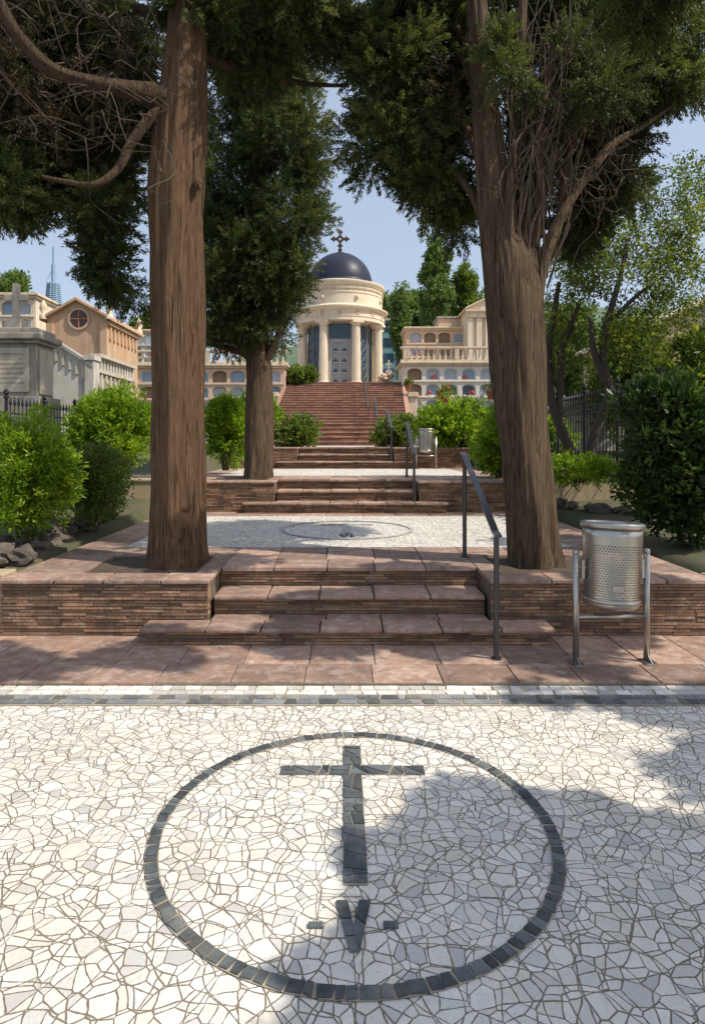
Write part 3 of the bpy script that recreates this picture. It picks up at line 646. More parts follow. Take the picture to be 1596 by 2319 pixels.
stems=[[(1213,1000,6.0,16),(1206,800,5.96,22),(1198,640,5.97,24),(1188,520,6.0,20),(1172,400,6.0,17),(1165,250,6.0,15),(1180,60,6.0,12),(1190,-200,6,8)],
 [(1212,760,6.0,14),(1218,640,5.95,16),(1240,560,5.95,14),(1275,480,5.95,12),(1330,395,6.0,11),(1390,325,6.1,9),(1450,290,6.2,6),(1520,240,6.3,4)],
 [(1150,800,5.95,16),(1148,640,5.92,18),(1150,500,5.9,16),(1155,420,5.9,13),(1160,340,5.95,8)],
 [(1225,620,6.05,12),(1262,520,6.05,10),(1275,420,6.1,9),(1300,300,6.2,8),(1330,150,6.3,7),(1350,0,6.4,6)],
 [(1210,560,5.95,11),(1225,440,5.9,9),(1215,330,5.9,8),(1235,200,5.9,7),(1260,50,5.9,6)],
 [(1100,420,6.1,10),(1060,300,6.3,9),(1000,220,6.4,8),(920,150,6.5,6),(850,120,6.5,4)],
 [(1095,500,6.1,9),(1060,430,6.3,8),(1020,380,6.4,6),(960,330,6.5,4)],
 [(1090,250,6.1,10),(1040,120,6.2,8),(960,30,6.3,6),(880,-60,6.4,4)]]
for L in stems:
    p=spath(pl(L),.05); m=MB(); m.tube([tuple(a[:3]) for a in p],list(p[:,3]),14,rough=.2,lob=.05,seed=L[0][0]*.1); m.build('stem',M['bark2'],t,True)
m=MB()
for k in range(120):
    x0=random.uniform(1150,1250); y0=random.uniform(360,660); d0=random.uniform(5.85,6.25)
    a=random.uniform(0,1)**1.3; x1=1135+a*240+random.gauss(0,25); y1=random.uniform(-60,300); d1=d0+random.uniform(-.3,.6)
    q=spath(pl([(x0,y0,d0,random.uniform(1.6,3.8)),(x0+(x1-x0)*.2+random.gauss(0,18),y0+(y1-y0)*.3,d0-.05,2.5),(x0+(x1-x0)*.4+random.gauss(0,24),y0+(y1-y0)*.5,d0,2.1),(x0+(x1-x0)*.7+random.gauss(0,28),y0+(y1-y0)*.75,(d0+d1)/2,1.7),(x1,y1,d1,.9)]),.1)
    m.tube([tuple(b[:3]) for b in q],list(q[:,3]),5)
st=[P(random.uniform(1120,1420),random.uniform(60,450),random.uniform(5.7,6.6)) for _ in range(300)]
twigs(m,st,[(b[0]+random.gauss(0,.22),b[1]+random.gauss(0,.22),b[2]+random.gauss(0,.25)) for b in st],.0045,4,.7)
st=[P(random.uniform(890,1080),random.uniform(60,420),random.uniform(6.3,6.9)) for _ in range(90)]
twigs(m,st,[(b[0]-random.uniform(0,.3),b[1]+random.gauss(0,.2),b[2]+random.gauss(0,.15)) for b in st],.005,4,.4)
o=m.build('twigs',simple('fine_stem',(.095,.068,.045),.9),t); o['kind']='stuff'
E=[pe(900,170,110,110,6.6,.6),pe(870,320,85,75,6.6,.45),pe(960,310,100,100,6.7,.5),pe(985,420,80,60,6.8,.45),pe(1045,500,34,50,7.0,.4,.6),pe(1010,150,110,110,6.6,.6),pe(960,20,110,60,6.5,.6),
   pe(1180,20,150,60,6.8,.6),pe(1390,90,180,90,6.7,.6),pe(1490,170,110,70,6.5,.6),pe(1330,230,120,110,7.1,.5,1.2),pe(1390,390,70,90,7.1,.4,.9),pe(1330,490,60,70,7.1,.4,.7),pe(1240,330,90,110,7.1,.4,.8),
   pe(1480,5,130,36,4.9,.35,.9),pe(1390,-30,150,40,4.8,.4,.8),pe(1150,150,60,100,5.8,.3,.35),pe(1300,180,100,100,5.9,.3,.4),pe(1130,330,40,70,5.8,.2,.25)]
C,D,T=crown(E,370,.155,32,up=-.15,inner=.15,seed=11); cyp(t,C,D,T,76,11)
C,D,T=crown([pe(1300,250,160,200,6.8,.6),pe(1050,250,90,200,6.6,.6)],50,.2,14,up=-.2,seed=13); cyp(t,C,D,T,50,12,'cypbrown')
t=tree('cypress_tree','unseen cypress beyond the right edge, its crown shaped to shade the mosaic circle and steps',(5.2,.2,0))
m=MB(); q=spath([(5.2,.2,-.1,.3),(5.2,.2,.4,.24),(5.15,.2,2.5,.2),(5.2,.2,4.5,.15),(5.2,.2,6.0,.06)],.1); m.tube([tuple(b[:3]) for b in q],list(q[:,3]),32,rough=.14,lob=.05,seed=3); m.build('trunk',M['bark2'],t,True)
SD=Vector((.60,-.22,.77))
def sh(sx,sy,h,r,w=1): return (sx+SD.x/SD.z*h,sy+SD.y/SD.z*h,h,r,r*.9,r*.7,w)  # crown clump set back along the sun ray from its wanted shade spot
E=[sh(.68,2.76,3.7,.20,2.2),sh(.9,2.7,3.7,.22,2),sh(.42,2.42,3.8,.20,2.2),sh(.75,2.4,3.8,.25,2),sh(.33,2.12,3.9,.20,2),sh(.18,1.85,4.0,.20,2),sh(.15,1.5,4.1,.24,1.5),sh(.6,1.95,4.0,.3,1.6),sh(.7,1.5,4.2,.4,1.4),
   sh(1.2,2.5,4.0,.3,1.6),sh(1.25,2.0,4.3,.45,1.5),sh(1.75,2.45,4.3,.35,1.5),sh(2.0,1.95,4.6,.5,1.4),sh(1.2,.9,4.6,.8),sh(2.7,2.2,4.8,.6),sh(2.9,1.2,5.0,.9,.8),sh(.2,.8,4.8,.5,.8)]  # unseen crown shaped so its shadow covers the mosaic circle
C,D,T=crown(E,560,.12,24,up=.1,inner=.0,seed=19)
leaves('foliage',C,D,np.clip(T+.1,0,1),30,.10,.08,.036,.03,M['cyp'],t,.5,18)
E=[sh(2.3,3.3,5.0,.26,.9),sh(1.5,4.1,5.0,.18,.8),sh(2.0,3.95,5.0,.3,1.1),sh(2.6,3.8,5.2,.4,1.1),sh(2.0,3.2,4.9,.18,.8),sh(1.7,3.05,4.9,.12,.5),sh(-.3,5.3,5.9,.45,1.2),sh(.8,5.25,5.8,.45,1.2),sh(.3,5.75,5.9,.4,1),sh(-1.6,4.85,5.6,.3,.9),sh(2.0,5.3,5.6,.45,.8),sh(-2.6,4.65,5.6,.4,1),sh(1.6,4.7,5.5,.25,.8)]  # further unseen clumps, added to shade the steps, walkway and right-hand mosaic
C,D,T=crown(E,240,.12,22,up=.1,inner=.0,seed=23)
leaves('foliage',C,D,np.clip(T+.1,0,1),28,.12,.08,.034,.032,M['cyp'],t,.5,20)

def leafy(name,label,base,limbs,E,nl,lr,ns,k,ll,lw,m_,seed,bark='darkbark',up=.1):
    t=tree(name,label,base)
    for i,L in enumerate(limbs):
        p=spath(pl(L),.08); m=MB(); m.tube([tuple(a[:3]) for a in p],list(p[:,3]),12,rough=.15,seed=seed); m.build('trunk' if i==0 else 'limb',M[bark],t,True)
    C,D,T=crown(E,nl,lr,ns,up=up,inner=.1,seed=seed); leaves('foliage',C,D,T,k,.16,ll,lw,.06,M[m_],t,.9,seed); return t
leafy('leafy_tree','slender dark-trunked leafy tree leaning left, next to the right cypress',P(1298,1055,10.4),
 [[(1300,1075,10.4,13),(1290,1020,10.4,12),(1262,950,10.4,11),(1242,880,10.4,10),(1240,800,10.4,9),(1252,720,10.4,7),(1265,640,10.5,5)],[(1265,940,10.4,9),(1268,860,10.4,8),(1275,780,10.3,7),(1310,690,10.3,4)],[(1242,860,10.4,6),(1262,800,10.4,5),(1300,740,10.3,4)]],
 [pe(1290,680,70,80,10.4,.6),pe(1320,600,90,90,10.5,.8),pe(1270,760,50,60,10.4,.4),pe(1320,800,50,50,10.4,.5,.5)],52,.22,12,12,.065,.028,'loose',21)
leafy('leafy_tree','forked dark-trunked leafy tree in front of the right iron fence',P(1335,1050,9.6),
 [[(1330,1075,9.6,13),(1338,1010,9.6,12),(1358,950,9.6,11),(1378,890,9.6,10),(1365,820,9.6,9),(1375,730,9.6,8),(1400,640,9.6,6),(1420,540,9.7,4)],[(1370,870,9.6,8),(1345,800,9.6,7),(1335,720,9.6,5)],[(1375,740,9.6,6),(1430,680,9.6,5),(1480,640,9.6,3)]],
 [pe(1400,600,100,90,9.7,.8),pe(1480,520,110,110,9.8,.9),pe(1540,640,90,100,9.7,.8),pe(1460,740,90,70,9.6,.7,1.1),pe(1570,760,60,60,9.6,.5,1),pe(1380,760,60,40,9.6,.6),pe(1560,440,60,90,9.8,.7),pe(1500,400,60,70,9.9,.6,.6)],125,.22,12,12,.065,.028,'loose',23)

# ---------------------------------------------------------------- shrubs
def shrub(name,label,x0,x1,y0,y1,d,mt,nl,lr,ns,k,ll,lw,rd=None,L=.14,fan=.5,up=.6,fl=None):
    cx=(x0+x1)/2; w=(x1-x0)/2*d/F; X=PX(cx,d); zt=PZ(y0,d); zb=PZ(y1,d)
    t=thing(name,label,'shrub',(X,d,zb)); rd=rd or w*.8
    m=MB()
    for i in range(7):
        a=i*.9; m.tube([(X+.05*math.cos(a),d+.05*math.sin(a),zb-.05),(X+w*.3*math.cos(a),d+w*.3*math.sin(a),zb+(zt-zb)*.4),(X+w*.6*math.cos(a),d+w*.5*math.sin(a),zb+(zt-zb)*.7)],[.018,.012,.006],6)
    m.build('stems',M['twig'],t)
    h=zt-zb; s=abs(int(cx*7+y0)); rr=random.Random(s)
    E=[(X,d,zb+h*.5,w*.78,rd*.8,h*.42)]
    for i in range(5): E.append((X+rr.uniform(-.55,.55)*w,d+rr.uniform(-.5,.5)*rd,zb+h*rr.uniform(.35,.72),w*.42,rd*.45,h*.27))
    C,D,T=crown(E,nl,lr,ns,up=up,inner=.45,seed=s); leaves('foliage',C,D,T,k,L,ll,lw,.035,M[mt],t,fan,s)
    if fl:
        m=MB(); idx=np.random.default_rng(s).choice(len(C),fl[1])
        for i in idx: m.blob(tuple(C[i]+D[i]*.12),(fl[2],)*3,1,.2)
        m.build('flowers',M[fl[0]],t)['kind']='stuff'
    return t
shrub('shrub','bright yellow-green shrub at the left edge beside the rocks',-70,190,925,1230,6.7,'bright',140,.13,18,15,.065,.02)
shrub('shrub','smaller green shrub with purple flowers over the rocks behind the left edge shrub',130,300,1015,1180,7.7,'mid',90,.12,15,13,.05,.019,fl=('flower',45,.012))
shrub('shrub','large bright green shrub between the iron fence and the left trunk',170,362,868,1085,9.3,'bright',130,.16,18,15,.075,.023)
shrub('shrub','yellow-green shrub just right of the left trunk',462,560,905,1060,12.6,'bright',80,.17,15,13,.10,.03)
shrub('shrub','pale green shrub behind the second cypress trunk',530,632,898,1010,17.5,'bright',70,.22,12,11,.14,.05)
shrub('shrub','dull green flowering bush at the left foot of the long stairway',618,732,950,1022,17.2,'mid',70,.18,12,11,.11,.04,fl=('flower',50,.025))
shrub('shrub','dull green flowering bush at the right foot of the long stairway',842,945,948,1024,17.2,'mid',70,.18,12,11,.11,.04,fl=('flower',50,.025))
shrub('shrub','wide bright green shrub behind the small steel bin',950,1125,908,1015,15.9,'bright',110,.22,13,12,.13,.04)
shrub('shrub','bright green shrub touching the left side of the right trunk',1078,1180,930,1075,11.3,'bright',80,.17,14,12,.10,.028)
shrub('shrub','round clipped dark green bush at the top of the long stairway',650,717,828,880,39.0,'mid',60,.3,14,12,.16,.08,up=.1)
shrub('laurel_shrub','tall dark broad-leaved shrub at the right edge behind the steel bin',1395,1720,850,1250,6.9,'dkleaf',160,.18,14,11,.09,.038,rd=.6)
shrub('laurel_shrub','mid-green shrub top reaching above the dark shrub at the right edge',1470,1700,745,1010,8.2,'loose',80,.2,13,12,.09,.034)
shrub('shrub','low green groundcover clump between the right trunk and the fence',1200,1420,1045,1085,9.3,'bright',60,.08,12,11,.06,.026,rd=.5)
shrub('shrub','green bush behind the thin leafy trunks at right',1225,1290,940,1060,12.5,'bright',50,.16,12,11,.10,.036)

# ---------------------------------------------------------------- fences
def fence(label,x,y0,y1,z0,z1,step=.12,xe=None):
    t=thing('iron_fence',label,'fence',(x,(y0+y1)/2,z0))
    xe=x if xe is None else xe
    n=int((y1-y0)/step); L=y1-y0
    f=lambda s:(x+(xe-x)*s,y0+L*s)
    for zz in (z0+.15,z1-.22,z1-.34):
        a=f(0);b=f(1); m=MB(); m.tube([(a[0],a[1],zz),(b[0],b[1],zz)],.014,6); m.build('rail',M['iron'],t)
    for i in range(n+1):
        xx,yy=f(i/n); m=MB()
        if i%10==0:
            m.tube([(xx,yy,z0-.2),(xx,yy,z1+.02)],.026,8); m.lathe([(.0,.0),(.045,.01),(.045,.03),(.02,.05),(.04,.08),(.035,.12),(.0,.16)],(xx,yy,z1),10); m.build('post',M['iron'],t)
        else:
            m.tube([(xx,yy,z0-.05),(xx,yy,z1-.10)],.009,6); m.lathe([(.009,-.1),(.026,-.07),(.020,-.03),(0,.05)],(xx,yy,z1),6); m.build('picket',M['iron'],t)
fence('black spiked wrought iron fence at left beside the grey tomb',-5.1,9.6,12.9,1.15,2.3,.12)
fence('black spiked wrought iron fence at right behind the leafy trunks',4.0,8.0,12.6,1.3,2.45,.125)

# ---------------------------------------------------------------- niche blocks
def outline(w,h,n=16):
    a=.40*w; zb=.10*h; zs=.60*h; za=.85*h; pts=[(w/2-a,zb),(w/2+a,zb),(w/2+a,zs)]
    for k in range(1,n): an=math.pi*k/n; pts.append((w/2+a*math.cos(an),zs+(za-zs)*math.sin(an)))
    pts.append((w/2-a,zs)); return pts
def cell_mesh(w,h,dep):
    o=outline(w,h); c=(w/2,h*.48); V=[];Fc=[];n=len(o)
    outer=[]
    for x,z in o:
        dx,dz=x-c[0],z-c[1]; s=1e9
        if dx>1e-6: s=min(s,(w-c[0])/dx)
        if dx<-1e-6: s=min(s,(-c[0])/dx)
        if dz>1e-6: s=min(s,(h-c[1])/dz)
        if dz<-1e-6: s=min(s,(-c[1])/dz)
        outer.append((c[0]+dx*s,c[1]+dz*s))
    outer[0]=(0,0); outer[1]=(w,0)
    def near(cx,cz):
        k=min(range(n),key=lambda i:(outer[i][0]-cx)**2+(outer[i][1]-cz)**2); outer[k]=(cx,cz)
    near(w,h); near(0,h)
    V=[(x,0,z) for x,z in o]+[(x,0,z) for x,z in outer]+[(x,dep,z) for x,z in o]
    for i in range(n):
        j=(i+1)%n; Fc.append((i,n+i,n+j,j)); Fc.append((i,j,2*n+j,2*n+i))
    m=MB(); m.add(V,Fc)
    m.box(.02,w-.02,-.05,-.001,0,.05)
    return m.mesh('niche')
def plaq_mesh(w,h,y,s=1.0):
    o=outline(w,h); c=(w/2,h*.46); m=MB(); m.add([(c[0]+(x-c[0])*s,y,c[1]+(z-c[1])*s) for x,z in o],[tuple(range(len(o)))]); return m.mesh('plaque')
def rim_mesh(w,h,y):
    o=outline(w,h); c=(w/2,h*.46); n=len(o); V=[]
    for s,yy in ((.99,y),(.99,y-.03),(.82,y-.03),(.82,y)): V+=[(c[0]+(x-c[0])*s,yy,c[1]+(z-c[1])*s) for x,z in o]
    Fc=[]
    for k in range(3):
        for i in range(n): j=(i+1)%n; Fc.append((k*n+i,k*n+j,(k+1)*n+j,(k+1)*n+i))
    m=MB(); m.add(V,Fc); return m.mesh('rim')
flowmesh=MB()
for i in range(7): flowmesh.blob((random.uniform(-.14,.14),random.uniform(-.03,.03),random.uniform(0,.2)),(.06,.06,.06),1,.3,i)
flowme=flowmesh.mesh('bouquet'); flowme.materials.append(M['redflower'])
def columbarium(label,x0,y,z0,nc,nr,cw,ch,depth,mt,zbase,bal=None,open_=.2,top=.25):
    t=thing('columbarium_block',label,'tomb wall',(x0+nc*cw/2,y,zbase)); off=root_loc(t)
    x1=x0+nc*cw; zt=z0+nr*ch
    m=MB(); m.box(x0-.15,x1+.15,y+.26,y+depth,zbase,zt+.005); m.box(x0-.15,x0-.001,y+.01,y+.26,zbase,zt+.005); m.box(x1+.001,x1+.15,y+.01,y+.26,zbase,zt+.005)
    if z0-zbase>.02: m.box(x0,x1,y+.005,y+.26,zbase,z0)
    m.build('wall',M[mt],t)
    m=MB(); m.box(x0-.25,x1+.25,y-.12,y+depth,zt+.008,zt+top*.5); m.box(x0-.33,x1+.33,y-.22,y+depth+.02,zt+top*.5,zt+top); m.build('cornice',M['creamd'],t,bevel=.02)
    for r in range(1,nr):
        mm=MB(); mm.box(x0-.1,x1+.1,y-.06,y-.003,z0+r*ch-.03,z0+r*ch+.03); mm.build('ledge',M['creamd'],t)
    cm=cell_mesh(cw,ch,.24); cm.materials.append(M[mt]); pm={}
    rimm=rim_mesh(cw,ch,.13); rimm.materials.append(M['plaq_white'])
    for k in ('plaq_white','plaq_blue','plaq_grey','plaq_dark','plaq_brown'):
        q=plaq_mesh(cw,ch,.14 if k!='plaq_brown' else .22,.99); q.materials.append(M[k]); pm[k]=q
    for r in range(nr):
        for c in range(nc):
            o=link('niche',cm,None,t); o.location=(x0+c*cw-off[0],y-off[1],z0+r*ch-off[2])
            k=random.choices(list(pm),[.10,.45,.16,.12,open_])[0]
            p=link('plaque',pm[k],None,o)
            if k in('plaq_blue','plaq_dark','plaq_grey') and random.random()<.8: link('rim',rimm,None,o)
            if random.random()<.25 and k!='plaq_brown':
                q=link('bouquet',flowme,None,o); q.location=(cw*random.uniform(.25,.75),.06,ch*.2)
    if bal:
        zb=zt+top; hb=bal
        m=MB(); m.box(x0-.3,x1+.3,y-.12,y+.2,zb+.002,zb+.12); m.build('plinth',M['creamd'],t)
        m=MB(); m.box(x0-.32,x1+.32,y-.14,y+.22,zb+hb-.13,zb+hb); m.build('handrail_coping',M['creamd'],t,bevel=.02)
        bm_=MB(); hh=hb-.25; bm_.lathe([(.06,0),(.06,.06*hh),(.04,.1*hh),(.085,.35*hh),(.075,.5*hh),(.038,.78*hh),(.06,.88*hh),(.06,hh)],(0,0,0),10)
        me=bm_.mesh('baluster',smooth=True); me.materials.append(M['cream'])
        n=int((x1-x0)/.34); 
        for i in range(n+1):
            xx=x0+(x1-x0)*i/n
            if i%9==0:
                mm=MB(); mm.box(xx-.13,xx+.13,y-.13,y+.21,zb+.12,zb+hb-.13); mm.build('pier',M['creamd'],t); continue
            o=link('baluster',me,None,t); o.location=(xx-off[0],y+.04-off[1],zb+.12-off[2])
    return t
columbarium('long pinkish columbarium wall with balustrade left of the stairway',PX(232,38),38,3.2,10,3,1.08,.94,3,'pink',1.5,bal=.85)
columbarium('long pale columbarium wall with balustrade right of the stairway',PX(918,38),38,3.35,12,3,1.08,.94,3,'pale',1.5,bal=.9)
columbarium('upper two-row columbarium with brown open niches behind the right balustrade',PX(924,46),46,6.75,4,3,1.05,.98,3,'pink',5.0,open_=.9)
columbarium('small columbarium seen between the pink chapel and the left trunk',PX(296,44),44,6.6,3,3,.85,.85,3,'white',4.5)
columbarium('sunlit columbarium with dark arched niches at the far left edge',PX(-75,30),30,6.7,4,2,.78,.85,2,'cream',3.0,open_=.05)
g=thing('stone_block_tomb','plain greyish block on top of the upper right columbarium','tomb',(PX(1018,47.5),47.5,9.95)); m=MB(); m.box(PX(990,47.5),PX(1050,47.5),47,49,9.98,10.75); m.build('body',M['pink'],g,bevel=.02)
m=MB(); m.box(PX(987,47.5),PX(1053,47.5),46.9,49.1,10.75,10.9); m.build('cornice',M['grey'],g,bevel=.02)

for sx,lab,xa,xb in ((-1,'left',-3.56,-3.56),(1,'right',3.12,3.74)):
    t=thing('stair_parapet','low sloping brick kerb on the '+lab+' side of the long stairway','parapet',((xa+xb)/2,36,2.4))
    def slope(zl0,zl1,zh0,zh1,w,y0,y1):
        return [(xa-w,y0,zl0),(xa+w,y0,zl0),(xb+w,y1,zl1),(xb-w,y1,zl1),(xa-w,y0,zh0),(xa+w,y0,zh0),(xb+w,y1,zh1),(xb-w,y1,zh1)]
    bf=[(0,3,2,1),(4,5,6,7),(0,1,5,4),(1,2,6,5),(2,3,7,6),(3,0,4,7)]
    m=MB(); m.add(slope(1.9,1.9,2.44,5.38,.10,30,39.88),bf); m.build('wall',M['stair'],t)
    m=MB(); m.add(slope(2.442,5.382,2.49,5.43,.125,29.95,39.9),bf); m.build('coping',M['nosing'],t)
    X=(xa+(xb-xa)*.6)+sx*.42
    t=thing('stone_pier','cream pier with flared cap on the '+lab+' side of the long stairway','pier',(X,36,2.4))
    m=MB(); m.box(X-.24,X+.24,35.7,36.2,2.3,4.15); m.build('shaft',M['cream'],t,bevel=.02); m=MB(); m.box(X-.32,X+.32,35.6,36.3,4.15,4.3); m.box(X-.28,X+.28,35.64,36.26,4.303,4.42); m.build('cap',M['creamd'],t,bevel=.02)

# ---------------------------------------------------------------- rotunda
cx,cy,zf=PX(770,46),46.0,5.33
t=thing('domed_rotunda','round cream temple with fluted columns, dark dome and cross atop the stairs','chapel',(cx,cy,zf))
L=lambda nm,mb,mt,sm=False,pr=None,bv=0: mb.build(nm,M[mt],pr or t,smooth=sm,bevel=bv,world=False)
m=MB(); m.lathe([(0,0),(3.55,0),(3.55,.12),(3.35,.13),(3.35,.24),(0,.24)],seg=64); L('base',m,'creamd')
m=MB(); m.lathe([(2.25,.24),(2.25,4.6)],seg=72); L('drum_wall',m,'cream',True)
col=MB(); col.box(-.40,.40,-.40,.40,.242,.33); col.lathe([(.38,.33),(.38,.39),(.33,.45)],seg=24); col.lathe([(.315,.45),(.31,2.0),(.265,4.22)],seg=96,flutes=20,depth=.09); col.lathe([(.27,4.22),(.30,4.26),(.30,4.30),(.37,4.40)],seg=24); col.box(-.40,.40,-.40,.40,4.40,4.56)
cme=col.mesh('column',smooth=False); cme.materials.append(M['cream'])
for k in range(8):
    a=math.radians(22.5+45*k); o=link('column',cme,None,t); o.location=(math.cos(a)*2.92,math.sin(a)*2.92,0); o.rotation_euler=(0,0,a)
m=MB(); m.lathe([(2.2,4.57),(3.2,4.57),(3.2,4.82),(3.24,4.83),(3.24,4.88),(3.18,4.89),(3.18,5.25),(3.26,5.27),(3.30,5.33),(3.44,5.42),(3.46,5.52),(3.38,5.56),(3.10,5.66),(3.06,5.72)],seg=96); L('entablature',m,'cream')
m=MB(); m.lathe([(3.04,5.70),(3.04,6.45),(3.08,6.47),(3.08,6.53),(3.04,6.55),(3.04,6.95),(3.12,7.0),(3.12,7.05),(3.20,7.12),(3.24,7.22),(3.24,7.30),(3.1,7.33),(2.6,7.5),(0,7.55)],seg=96); L('attic_drum',m,'cream')
for k in range(16):
    m=MB(); a0=math.radians(22.5*k+0)
    for j in (-1,0,1):
        a=a0+j*.028; c,s=math.cos(a),math.sin(a); w=.03; r0,r1=3.17,3.225
        m.prism([(r0*c+w*s,r0*s-w*c),(r1*c+w*s,r1*s-w*c),(r1*c-w*s,r1*s+w*c),(r0*c-w*s,r0*s+w*c)],4.92,5.2)
    L('triglyph',m,'creamd')
m=MB()
for k in range(120):
    a=2*math.pi*k/120; c,s=math.cos(a),math.sin(a); r=3.05; m.blob((r*c,r*s,6.76),(.085,.085,.11),1,.0)
L('relief_band',m,'creamd')
for k in range(8):
    m=MB(); a=math.radians(22.5+45*k); c,s=math.cos(a),math.sin(a); m.blob((3.06*c,3.06*s,6.15),(.16,.16,.18),2,.0); L('rosette',m,'creamd')
m=MB(); pr=[(2.42,7.45),(2.42,7.58)]+[(2.32*math.cos(a),7.58+2.36*math.sin(a)) for a in np.linspace(0,math.pi/2-.03,22)]+[(0,9.94)]; m.lathe(pr,seg=72); L('dome',m,'dome',True)
m=MB(); z=9.92; m.lathe([(.30,z-.05),(.28,z+.08),(.14,z+.14),(.12,z+.25),(.18,z+.3),(.08,z+.36),(0,z+.38)],seg=16)
L('finial',m,'ironcross')
m=MB(); zc=z+1.08; A=.09
m.box(-A,A,-.06,.06,z+.3,zc-.121); m.box(-A,A,-.06,.06,zc+.12,z+1.55); m.box(-.50,-.12,-.06,.06,zc-A,zc+A); m.box(.12,.50,-.06,.06,zc-A,zc+A)
m.tube([(math.cos(a)*.17,0,zc+math.sin(a)*.17) for a in np.linspace(0,2*math.pi,17)],.085,8)
for (x,zz,dx,dz) in ((-.5,zc,-1,0),(.5,zc,1,0),(0,z+1.58,0,1),(0,zc-.5,0,-1)):
    for q in ((0,0),(-dz*.11-dx*.04,dx*.11),( dz*.11-dx*.04,-dx*.11),(dx*.10,dz*.10)):
        m.blob((x+q[0],0,zz+q[1]),(.10,.07,.10),1,0)
L('cross',m,'ironcross')
def bay(ang,w,h0,h1,name,diam=5):
    a=math.radians(ang); nxv=Vector((math.cos(a),math.sin(a),0)); tx=Vector((-math.sin(a),math.cos(a),0)); r=2.27
    pt=lambda u,v,o=0:tuple(nxv*(r+o)+tx*u+Vector((0,0,v)))
    m=MB(); m.add([pt(-w,h0),pt(w,h0),pt(w,h1),pt(-w,h1)],[(0,1,2,3)]); b=L(name,m,'glass')
    m=MB()
    def bar(u0,v0,u1,v1,th): m.tube([pt(u0,v0,.03),pt(u1,v1,.03)],th,4)
    for u in (-w,w): bar(u,h0,u,h1,.045)
    bar(-w,h1,w,h1,.045); bar(-w,h0,w,h0,.045)
    st=(h1-h0)/diam
    for k in range(diam):
        v=h0+st*k; bar(-w,v,w,v+st,.022); bar(w,v,-w,v+st,.022); bar(-w,v,w,v,.02)
    L('lattice',m,'lead',pr=b)
for an in (-45,-135,-22-0,180+22): bay(an,.34,.35,4.4,'window',6)
m=MB(); y=-2.30
m.box(-.92,-.75,y-.06,y+.1,.24,4.45); m.box(.75,.92,y-.06,y+.1,.24,4.45); m.box(-.92,.92,y-.06,y+.1,4.45,4.56); m.box(-.75,.75,y-.04,y+.1,3.25,3.38)
dr=L('door',m,'doorframe')
m=MB(); m.add([(-.75,y,3.38),(.75,y,3.38),(.75,y,4.45),(-.75,y,4.45)],[(0,1,2,3)]); L('transom',m,'glass',pr=dr)
m=MB(); m.add([(-.75,y,.24),(.75,y,.24),(.75,y,3.25),(-.75,y,3.25)],[(0,1,2,3)]); L('pane',m,'glass2',pr=dr)
m=MB(); b=lambda x0,x1,z0,z1:m.box(x0,x1,y-.05,y-.005,z0,z1)
b(-.045,.045,.25,3.24)
for s in (-1,1):
    b(min(s*.75,s*.56),max(s*.75,s*.56),.25,3.24)
    for zz in (.25,1.0,1.7,2.45,3.15): b(min(s*.05,s*.55),max(s*.05,s*.55),zz,zz+.09)
L('door_leaves',m,'doorframe',pr=dr)
m=MB()
for s in (-1,1):
    for z0,z1 in ((.34,1.0),(1.09,1.7),(1.79,2.45),(2.54,3.15)):
        m.add([(s*.06,y-.012,z0),(s*.55,y-.012,z0),(s*.3,y-.012,z0+(z1-z0)*.42)],[(0,1,2)],.2)
L('coloured_panes',m,'glass',pr=dr)
m=MB()
m.tube([(-.75,y-.03,3.4),(0,y-.03,4.4)],.015,4); m.tube([(.75,y-.03,3.4),(0,y-.03,4.4)],.015,4); m.tube([(-.75,y-.03,4.4),(0,y-.03,3.4)],.015,4); m.tube([(.75,y-.03,4.4),(0,y-.03,3.4)],.015,4)
L('lattice',m,'lead',pr=dr)
t2=thing('stone_plinth','rough rubble stone plinth just right of the rotunda door','plinth',(PX(875,40),39.9,5.3)); m=MB()
for i in range(16): m.blob((PX(875,40)+random.uniform(-.45,.45),40.2+random.uniform(-.2,.2),5.35+random.uniform(0,.55)),(.17,.17,.13),2,.2,i)
m.build('stones',M['pink'],t2)
t2=thing('grave_cross','small white stone grave cross on the rubble plinth','grave cross',(PX(880,40.2),40.2,6.0)); m=MB(); X=PX(880,40.2); m.box(X-.2,X+.2,40,40.3,5.95,6.15); m.box(X-.05,X+.05,40.1,40.2,6.15,6.8); m.box(X-.2,X-.05,40.1,40.2,6.5,6.6); m.box(X+.05,X+.2,40.1,40.2,6.5,6.6); m.build('cross',M['white'],t2)

# ---------------------------------------------------------------- other buildings
def gable(name,label,x0,x1,y0,y1,z0,ze,za,mt,cat='mausoleum',roof='creamd'):
    t=thing(name,label,cat,((x0+x1)/2,y0,z0)); xm=(x0+x1)/2
    m=MB(); m.prism_y([(x0,z0),(x1,z0),(x1,ze),(xm,za),(x0,ze)],y0,y1); m.build('walls',M[mt],t)
    for s,xe in ((-1,x0),(1,x1)):
        xo=xe+s*.22; sl=(za-ze)/(x1-xm); zo=ze-.22*sl
        m=MB(); a=[(xo,zo+.01),(xm,za+.01),(xm,za+.14),(xo,zo+.14)]
        m.prism_y(a if s>0 else a[::-1],y0-.2,y1+.2); m.build('roof',M[roof],t,bevel=.02)
    m=MB(); m.box(x1-.001,x1+.12,y0-.05,y1,ze-.25,ze-.1)
    n=int((y1-y0)/.42)
    for i in range(n):
        yy=y0+.15+i*.42; m.prism_x([(yy,ze-.30),(yy+.12,ze-.30),(yy+.12,ze-.75),(yy+.06,ze-.85),(yy,ze-.75)][::-1],x1+.002,x1+.07)
    m.build('corbel_table',M[roof],t)
    return t
cx0,cx1=PX(108,24),PX(244,24)
